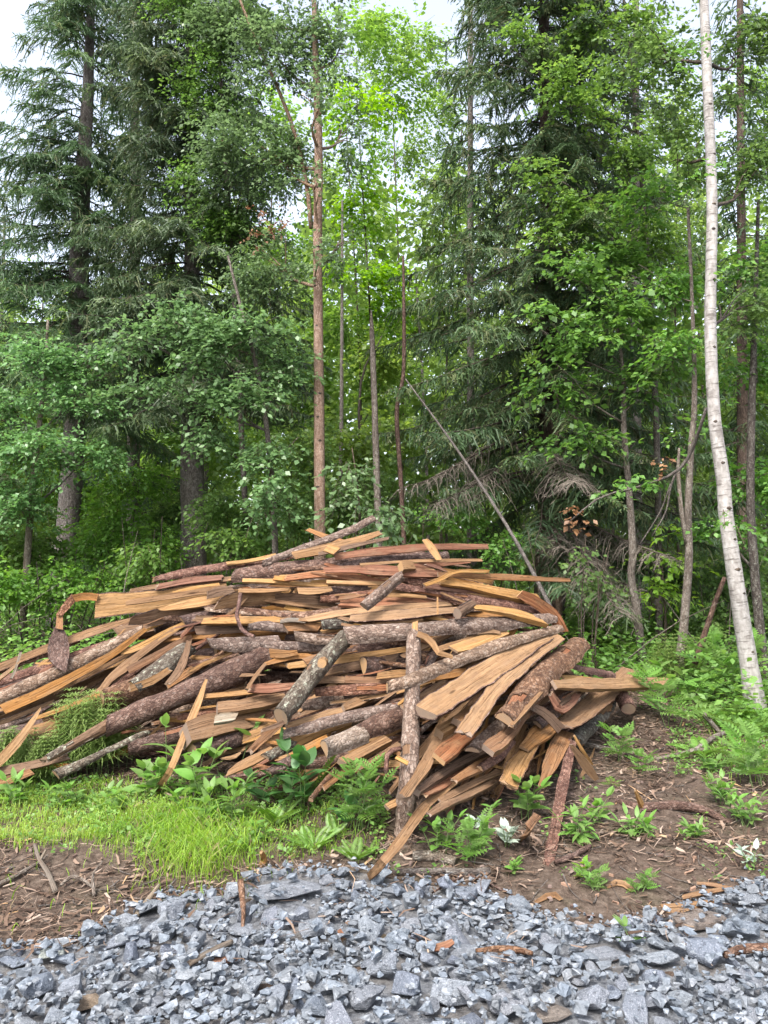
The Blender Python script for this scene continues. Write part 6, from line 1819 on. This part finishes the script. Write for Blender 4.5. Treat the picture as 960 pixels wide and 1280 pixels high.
def grass():
    n = 160000
    x, y = tri_pts(n, -3.6, 3.6, 3.4, 8.2)
    px, py = proj(np.stack([x, y, h(x, y)], -1))
    d = np.zeros(n)
    nz = vnoise(x * 3, y * 3, 51)
    main = sm(970, 985, py) * (1 - sm(1052, 1074, py + 18 * nz - np.interp(px, [0, 150, 200, 300, 420, 480], [0, 0, 30, 26, 8, 8]))) * (1 - sm(430, 490, px)) * np.where(px > 320, .30, 1) * np.where((px > 170) & (py < 1012), .15, 1)
    tuft = np.exp(-(((px - 235) / 62) ** 2 + ((py - 1066) / 34) ** 2)) * 1.6
    right = sm(868, 915, px) * sm(880, 898, py) * (1 - sm(935, 985, py + 30 * nz)) * .45
    strip = np.where((px < 150) & (py > 1050), .02, 0) + np.where((px > 150) & (px < 200) & (py > 1050) & (py < 1120), .12, 0)
    d = np.maximum.reduce([main, tuft, right, strip]) * (0.65 + .9 * nz)
    keep = (rng.random(n) < d * 1.25)
    x, y, px, py = x[keep], y[keep], px[keep], py[keep]
    istuft = np.exp(-(((px - 235) / 62) ** 2 + ((py - 1070) / 40) ** 2)) > rng.random(len(x)) * .9
    m = len(x)
    L = np.where(istuft, rng.uniform(.08, .21, m), rng.uniform(.025, .085, m))
    a = rng.uniform(0, 6.283, m)
    a = np.where(istuft, rng.normal(-1.57, 1.1, m), a)
    lean = rng.uniform(.2, .9, m) * np.where(istuft, 1.7, 1)
    z = h(x, y) - .005
    b = np.stack([x, y, z], -1)
    o = np.stack([np.cos(a), np.sin(a), np.zeros(m)], -1)
    s = np.stack([-np.sin(a + rng.normal(0, .8, m)), np.cos(a), np.zeros(m)], -1)
    wd = rng.uniform(.0012, .0028, m)[:, None]
    up = np.array([0, 0, 1.0])
    p1 = b + up * (L * .5)[:, None] + o * (L * lean * .15)[:, None]
    p2 = b + up * (L * .85)[:, None] + o * (L * lean * .5)[:, None]
    p3 = b + up * (L * .85)[:, None] * (1 - .25 * lean[:, None]) + o * (L * lean * .95)[:, None]
    Q = np.concatenate([np.stack([b - s * wd, b + s * wd, p1 + s * wd, p1 - s * wd], 1), np.stack([p1 - s * wd, p1 + s * wd, p2 + s * wd * .7, p2 - s * wd * .7], 1), np.stack([p2 - s * wd * .7, p2 + s * wd * .7, p3 + s * wd * .1, p3 - s * wd * .1], 1)])
    tone = np.clip(.5 + .7 * vnoise(x * 2.2, y * 2.2, 52) + rng.normal(0, .17, m), 0, .88)
    tone = np.where(rng.random(m) < .07, 1.0, tone)
    tag(link('grass', quads('grass', Q, M['grass'], np.tile(tone, 3))), 'bright green grass growing between the pile and the gravel', None, None, 'stuff')
    print('grass', m)
    # broad little leaves among the grass and scattered weeds
    n = 30000
    x, y = tri_pts(n, -3.6, 4.2, 3.3, 8.6)
    px, py = proj(np.stack([x, y, h(x, y)], -1))
    nz = vnoise(x * 4, y * 4, 53)
    d = np.where((px < 480) & (py > 975) & (py < 1075), .55 + 1.6 * nz, 0)
    d = np.where((px > 480) & (px < 860) & (py < 1140), .035 * sm(.12, .3, nz), d)
    d = np.where((px > 840) & (py < 990), .5 * sm(990, 900, py) + nz, d)
    d = np.where((px > 860) & (py > 960) & (py < 1130), .12 * sm(.1, .3, nz), d)
    keep = rng.random(n) < d * np.where((px < 170) & (py > 1052), .1, 1)
    x, y = x[keep], y[keep]
    m = len(x)
    Q, T = [], []
    tone = np.clip(.5 + .8 * vnoise(x * 3, y * 3, 54) + rng.normal(0, .15, m), 0, 1)
    for k in range(7):
        a = rng.uniform(0, 6.283, m)
        rr = rng.uniform(0, .035, m)
        hh = rng.uniform(.008, .055, m)
        c = np.stack([x + np.cos(a) * rr, y + np.sin(a) * rr, h(x, y) + hh], -1)
        s = rng.uniform(.012, .035, m)
        Q.append(leaves(c, nrm(np.stack([np.cos(a), np.sin(a), rng.normal(.2, .4, m)], -1)), s, s * rng.uniform(.5, .9, m), .8)); T.append(np.clip(tone + rng.normal(0, .12, m), 0, 1))
    tag(link('ground_weeds', quads('ground_weeds', np.concatenate(Q), M['herb'], np.concatenate(T))), 'small broad-leaved weeds scattered in the grass and over the bare earth', None, None, 'stuff')
grass()

# ================================================================ LITTER ON THE BARE EARTH
M['litter'] = leaf_mat('forest_litter', [(0.0, (0.022, 0.014, 0.011)), (0.3, (0.062, 0.042, 0.031)), (0.55, (0.125, 0.087, 0.065)), (0.75, (0.19, 0.142, 0.112)), (0.9, (0.25, 0.20, 0.165)), (1.0, (0.30, 0.19, 0.10))], 0.0, .85, .15)

def litter():
    n = 92000
    x, y = tri_pts(n, -4, 4.4, 3.1, 9.0)
    px, py = proj(np.stack([x, y, h(x, y)], -1))
    e = gravel_edge(x)
    grassy = (px < 470) & (py > 985) & (py < 1050)
    keep = (y > e - .05 - .25 * rng.random(n) ** 2) & (rng.random(n) < np.where(grassy, .12, .55 + 1.1 * vnoise(x * 2.3, y * 2.3, 61)))
    keep &= ~((y < e) & (rng.random(n) < .6))
    keep |= (y < e - .05) & (rng.random(n) < .022)
    x, y = x[keep], y[keep]
    m = len(x)
    L = rng.gamma(2.0, .027, m) + .014
    W = np.where(rng.random(m) < .66, rng.uniform(.002, .006, m), rng.uniform(.006, .018, m))
    L = np.where(W > .005, np.minimum(L, .09), L * 1.2)
    a = rng.uniform(0, 6.283, m)
    d = nrm(np.stack([np.cos(a), np.sin(a), rng.normal(0, .22, m)], -1))
    s = nrm(np.stack([-np.sin(a), np.cos(a), rng.normal(0, .4, m)], -1)) * (W / 2)[:, None]
    c = np.stack([x, y, h(x, y) + np.where(y < gravel_edge(x) - .05, .05, .004) + rng.uniform(0, .012, m) + np.abs(d[:, 2]) * L * .4], -1)
    hl = d * (L / 2)[:, None]
    bend = rng.normal(0, .12, (m, 3)) * L[:, None] * np.array([1, 1, .4])
    Q = np.concatenate([np.stack([c - hl - s, c + bend - s, c + bend + s, c - hl + s], 1), np.stack([c + bend - s, c + hl - s * .4, c + hl + s * .4, c + bend + s], 1)])
    tone = np.clip(rng.beta(1.3, 1.5, m), 0, 1)
    tag(link('forest_litter', quads('forest_litter', Q, M['litter'], np.tile(tone, 2))), 'needles, twigs and bark crumbs littering the bare brown earth', None, None, 'stuff')
    # thin crooked twigs
    tb = Tubes()
    k = 0
    while k < 950:
        x0, y0 = R.uniform(-3.2, 3.6), R.uniform(3.2, 8.4)
        q, w_ = proj(np.array([x0, y0, float(h(x0, y0))]))
        if y0 < float(gravel_edge(x0)) - .05 or (q < 470 and 985 < w_ < 1050 and R.random() < .85):
            continue
        k += 1
        L = R.uniform(.06, .34)
        a = R.uniform(0, 6.3)
        pts = []
        for i in range(4):
            xx, yy = x0 + math.cos(a) * L * i / 3 + R.uniform(-.012, .012), y0 + math.sin(a) * L * i / 3 + R.uniform(-.012, .012)
            pts.append((xx, yy, float(h(xx, yy)) + .008 + (R.uniform(0, .03) if i in (0, 3) and R.random() < .3 else 0)))
        tb.add(spline(pts, 6), np.linspace(R.uniform(.0018, .005), .001, 6), 4, False, 0, R)
    tag(link('fallen_twigs', tb.mesh('fallen_twigs', M['deadtwig'])), 'thin dry twigs strewn over the bare earth', None, None, 'stuff')
    # shed chips of wood and bark round the pile
    Q, T = [], []
    for _ in range(330):
        q, w_ = R.uniform(480, 960) if R.random() < .8 else R.uniform(0, 480), R.uniform(900, 1150)
        g = G(q, w_)
        if g[1] < float(gravel_edge(g[0])) - .15: continue
        a = R.uniform(0, 6.3); L = R.uniform(.015, .06); W = L * R.uniform(.2, .5)
        d = np.array([math.cos(a), math.sin(a), R.uniform(-.15, .2)]) * L; s = np.array([-math.sin(a), math.cos(a), R.uniform(-.2, .2)]) * W * .5
        c = g + np.array([0, 0, .012]); t = np.array([0, 0, .006])
        p = [c - d * .5 - s * R.uniform(0, .7), c + d * R.uniform(.2, .5) - s, c + d * R.uniform(.3, .6) + s * R.uniform(-.2, 1), c - d * R.uniform(.1, .5) + s * .8]
        Q.append(p); Q.append([p[0] - t * 2, p[1] - t * 2, p[1], p[0]]); Q.append([p[1] - t * 2, p[2] - t * 2, p[2], p[1]]); Q.append([p[3] - t * 2, p[0] - t * 2, p[0], p[3]])
        tn = R.choice([.5, .62, .72, .8, .97]); T += [tn] * 4
    tag(link('wood_crumbs', quads('wood_crumbs', np.array(Q), M['litter'], np.array(T))), 'shed chips of wood and bark lying round the pile', None, None, 'stuff')
litter()

# ---------------------------------------------------------------- sticks one can point to
def stick(name, mat, rows, label, lifts=None, kind='L', T=None, cat='stick', forks=()):
    """rows: px, py, width px, height above the ground in metres"""
    P3 = []
    for (px, py, w_, up) in rows:
        g = G(px, py, up)
        P3.append([g[0], g[1], g[2], w_ * g[1] / F])
    if kind == 'S':
        return piece('S', name, None, mat, None, tilt=30, label=label, T=T, pts=P3, cat=cat, ends=(.01, .01))
    sp = spline(P3, 5 * len(P3))
    root = tag(empty(name, sp[0, :3]), label, cat)
    tb = Tubes().add(sp[:, :3], np.maximum(sp[:, 3] / 2, .0012), 7, True, .15, R)
    link('stem', tb.mesh('stem', M[mat], sp[0, :3]), root)
    for fk in forks:
        F3 = []
        for (px, py, w_, up) in fk:
            g = G(px, py, up); F3.append([*g, w_ * g[1] / F])
        f = spline(F3, 8)
        link('fork', Tubes().add(f[:, :3], np.maximum(f[:, 3] / 2, .001), 6, True, .1, R).mesh('fork', M[mat], sp[0, :3]), root)
    return root

stick('fallen_stick', 'greyw', [(43, 1056, 4, .06), (50, 1078, 5, .04), (60, 1095, 6, .03), (70, 1117, 7, .02)], 'pale forked stick lying on the bare earth at left', forks=[[(50, 1078, 4, .04), (57, 1065, 3, .06)]])
stick('fallen_stick', 'thin', [(-5, 1110, 5, .02), (20, 1096, 5, .02), (48, 1080, 4, .03), (60, 1070, 2, .05)], 'thin dark stick running from the left border to the pale forked stick')
stick('fallen_stick', 'thin', [(75, 1109, 3, .02), (90, 1099, 5, .04), (106, 1104, 4, .03), (116, 1112, 3, .02)], 'arched brown stick right of the pale forked stick')
stick('fallen_stick', 'thin', [(118, 1120, 5, .01), (116, 1095, 3, .08), (128, 1078, 2, .12)], 'upright thin twig at the edge of the bare earth at left')
stick('fallen_stick', 'greyw', [(170, 1146, 7, .02), (185, 1127, 7, .03), (199, 1108, 4, .06)], 'bleached stick propped against the long grass tuft')
stick('fallen_stick', 'silvertwig' if 'silvertwig' in M else 'greyw', [(206, 992, 3, .05), (224, 997, 3, .05), (243, 998, 3, .04)], 'thin white forked twig in front of the leafy plants', forks=[[(243, 998, 3, .04), (242, 988, 2, .08)], [(243, 998, 2.5, .04), (246, 1012, 2, .02)]])
stick('fallen_stick', 'thin', [(262, 1017, 5, .03), (284, 1030, 5, .03), (312, 1046, 4, .02)], 'straight brown stick in the grass pointing to the ferns')
stick('fallen_stick', 'thin', [(516, 1072, 12, .02), (540, 1071, 13, .02), (569, 1079, 11, .02)], 'thick grey bark stick lying right of the splinter board')
stick('fallen_stick', 'thin', [(490, 1091, 7, .015), (540, 1090, 9, .015), (585, 1092, 9, .015), (612, 1090, 9, .015)], 'long crooked grey stick along the gravel edge')
stick('fallen_stick', 'brown', [(585, 1094, 3, .01), (612, 1107, 3, .01), (640, 1120, 2, .01)], 'thin brown twig below the long crooked grey stick')
stick('fallen_stick', 'brown', [(540, 1118, 2, .03), (562, 1104, 3, .03), (580, 1096, 2, .02)], 'thin forked brown twig near the pointed stone')
stick('fallen_stick', 'brown', [(595, 1192, 6, .06), (625, 1186, 8, .06), (650, 1190, 8, .06), (666, 1194, 5, .06)], 'curved brown stick lying on the gravel')
stick('fallen_stick', 'greyw', [(235, 1208, 8, .05), (262, 1192, 8, .06), (290, 1178, 6, .05)], 'tan broken stick lying on the gravel below the brick-shaped stone')
stick('fallen_stick', 'brown', [(905, 1196, 9, .05), (930, 1188, 11, .06), (965, 1186, 10, .06)], 'reddish-brown root lying on the gravel at the right border')
stick('fallen_stick', 'brown', [(694, 1078, 6, .02), (715, 1070, 7, .02), (738, 1058, 6, .02)], 'dark stick right of the foot of the red strip')
stick('wood_splinter', 'pale', [(806, 1012, 7, .01), (800, 1000, 6, .09), (795, 989, 3, .16)], 'short pale splinter sticking out of the bare earth', kind='S', T=.6)
stick('surface_root', 'brown', [(770, 1003, 8, .0), (805, 1011, 11, .015), (845, 1008, 12, .03), (880, 1014, 10, .03), (915, 1030, 7, .0)], 'dark arching root on the bare slope')
stick('fallen_stick', 'thin', [(845, 946, 6, .02), (870, 938, 7, .03), (892, 922, 6, .06), (912, 915, 5, .08)], 'reddish branch lying across the slope below the white birch')
stick('fallen_stick', 'thin', [(880, 893, 6, .10), (893, 908, 6, .07), (903, 920, 4, .05)], 'broken stub leaning on the reddish branch')
stick('fallen_stick', 'greyw', [(820, 950, 5, .01), (850, 944, 6, .01), (885, 936, 7, .02)], 'grey stick parallel to the reddish branch on the slope')
stick('fallen_stick', 'thin', [(720, 930, 8, .02), (745, 935, 8, .02), (775, 941, 6, .01), (790, 948, 4, .01)], 'grey half-buried stick from the right end of the pile down the slope')
stick('fallen_stick', 'thin', [(900, 932, 3, .02), (930, 930, 3, .03), (965, 926, 3, .04)], 'thin stick at the right border below the white birch')
stick('bark_piece', 'worn', [(830, 1136, 10, .02), (860, 1134, 12, .02), (892, 1130, 7, .02)], 'long brown bark fragment at the gravel edge at right', kind='S', T=.3, cat='bark')
stick('bark_piece', 'worn', [(855, 1122, 5, .03), (885, 1116, 6, .03), (915, 1112, 5, .03)], 'narrow bark strip above the brown layered rock', kind='S', T=.4, cat='bark')
stick('bark_piece', 'tan', [(872, 1105, 4, .02), (900, 1108, 6, .02), (920, 1118, 5, .02)], 'tan wood sliver near the upper right stone', kind='S', T=.4, cat='wood')
stick('bark_piece', 'fibre', [(540, 1186, 7, .06), (555, 1182, 10, .06), (566, 1180, 6, .06)], 'rust-coloured bark scrap lying on the gravel in the middle', kind='S', T=.4, cat='bark')
stick('bark_piece', 'fibre', [(424, 1163, 5, .06), (429, 1172, 8, .06)], 'small orange bark scrap on the gravel near the splinter board', kind='S', T=.5, cat='bark')
stick('wood_splinter', 'tan', [(326, 1084, 6, .01), (330, 1076, 8, .04), (328, 1068, 4, .09)], 'short tan stub standing in the thin grass above the flat stone', kind='S', T=.7)
stick('fallen_stick', 'brown', [(303, 1165, 4, .03), (304, 1140, 6, .08), (301, 1103, 9, .13)], 'dark dead stem standing at the left end of the flat stone')
stick('bark_piece', 'worn', [(670, 1128, 4, .01), (690, 1120, 8, .015), (700, 1124, 5, .015)], 'brown bark flake on the earth above the pale pinkish rock', kind='S', T=.3, cat='bark')
stick('bark_piece', 'tan', [(760, 1110, 4, .01), (775, 1104, 8, .015), (790, 1112, 5, .015)], 'tan bark flake between the two low weeds', kind='S', T=.3, cat='bark')


same = {}
for o in C.objects:
    if o.get('label') and o.get('group'):
        same.setdefault(o['label'], []).append(o)
for lb, obs in same.items():              # alike neighbours: tell them apart by the side they lie on
    if 1 < len(obs) < 5:
        obs.sort(key=lambda q: float(proj(np.array(q.location))[0]))
        for q, w_ in zip(obs, {2: ['left-hand', 'right-hand'], 3: ['leftmost', 'middle', 'rightmost'], 4: ['leftmost', 'second', 'third', 'rightmost']}[len(obs)]):
            q['label'] = w_ + ' ' + lb
for o in list(C.objects):                 # keep the longest labels short
    lb = o.get('label', '')
    if len(lb.split()) > 16:
        for a_, b_ in (('to the upper right of', 'above right of'), ('to the upper left of', 'above left of'), ('to the lower right of', 'below right of'), ('to the lower left of', 'below left of'), ('grey crushed stone', 'grey stone'), ('deep inside', 'inside')):
            lb = lb.replace(a_, b_)
        o['label'] = lb
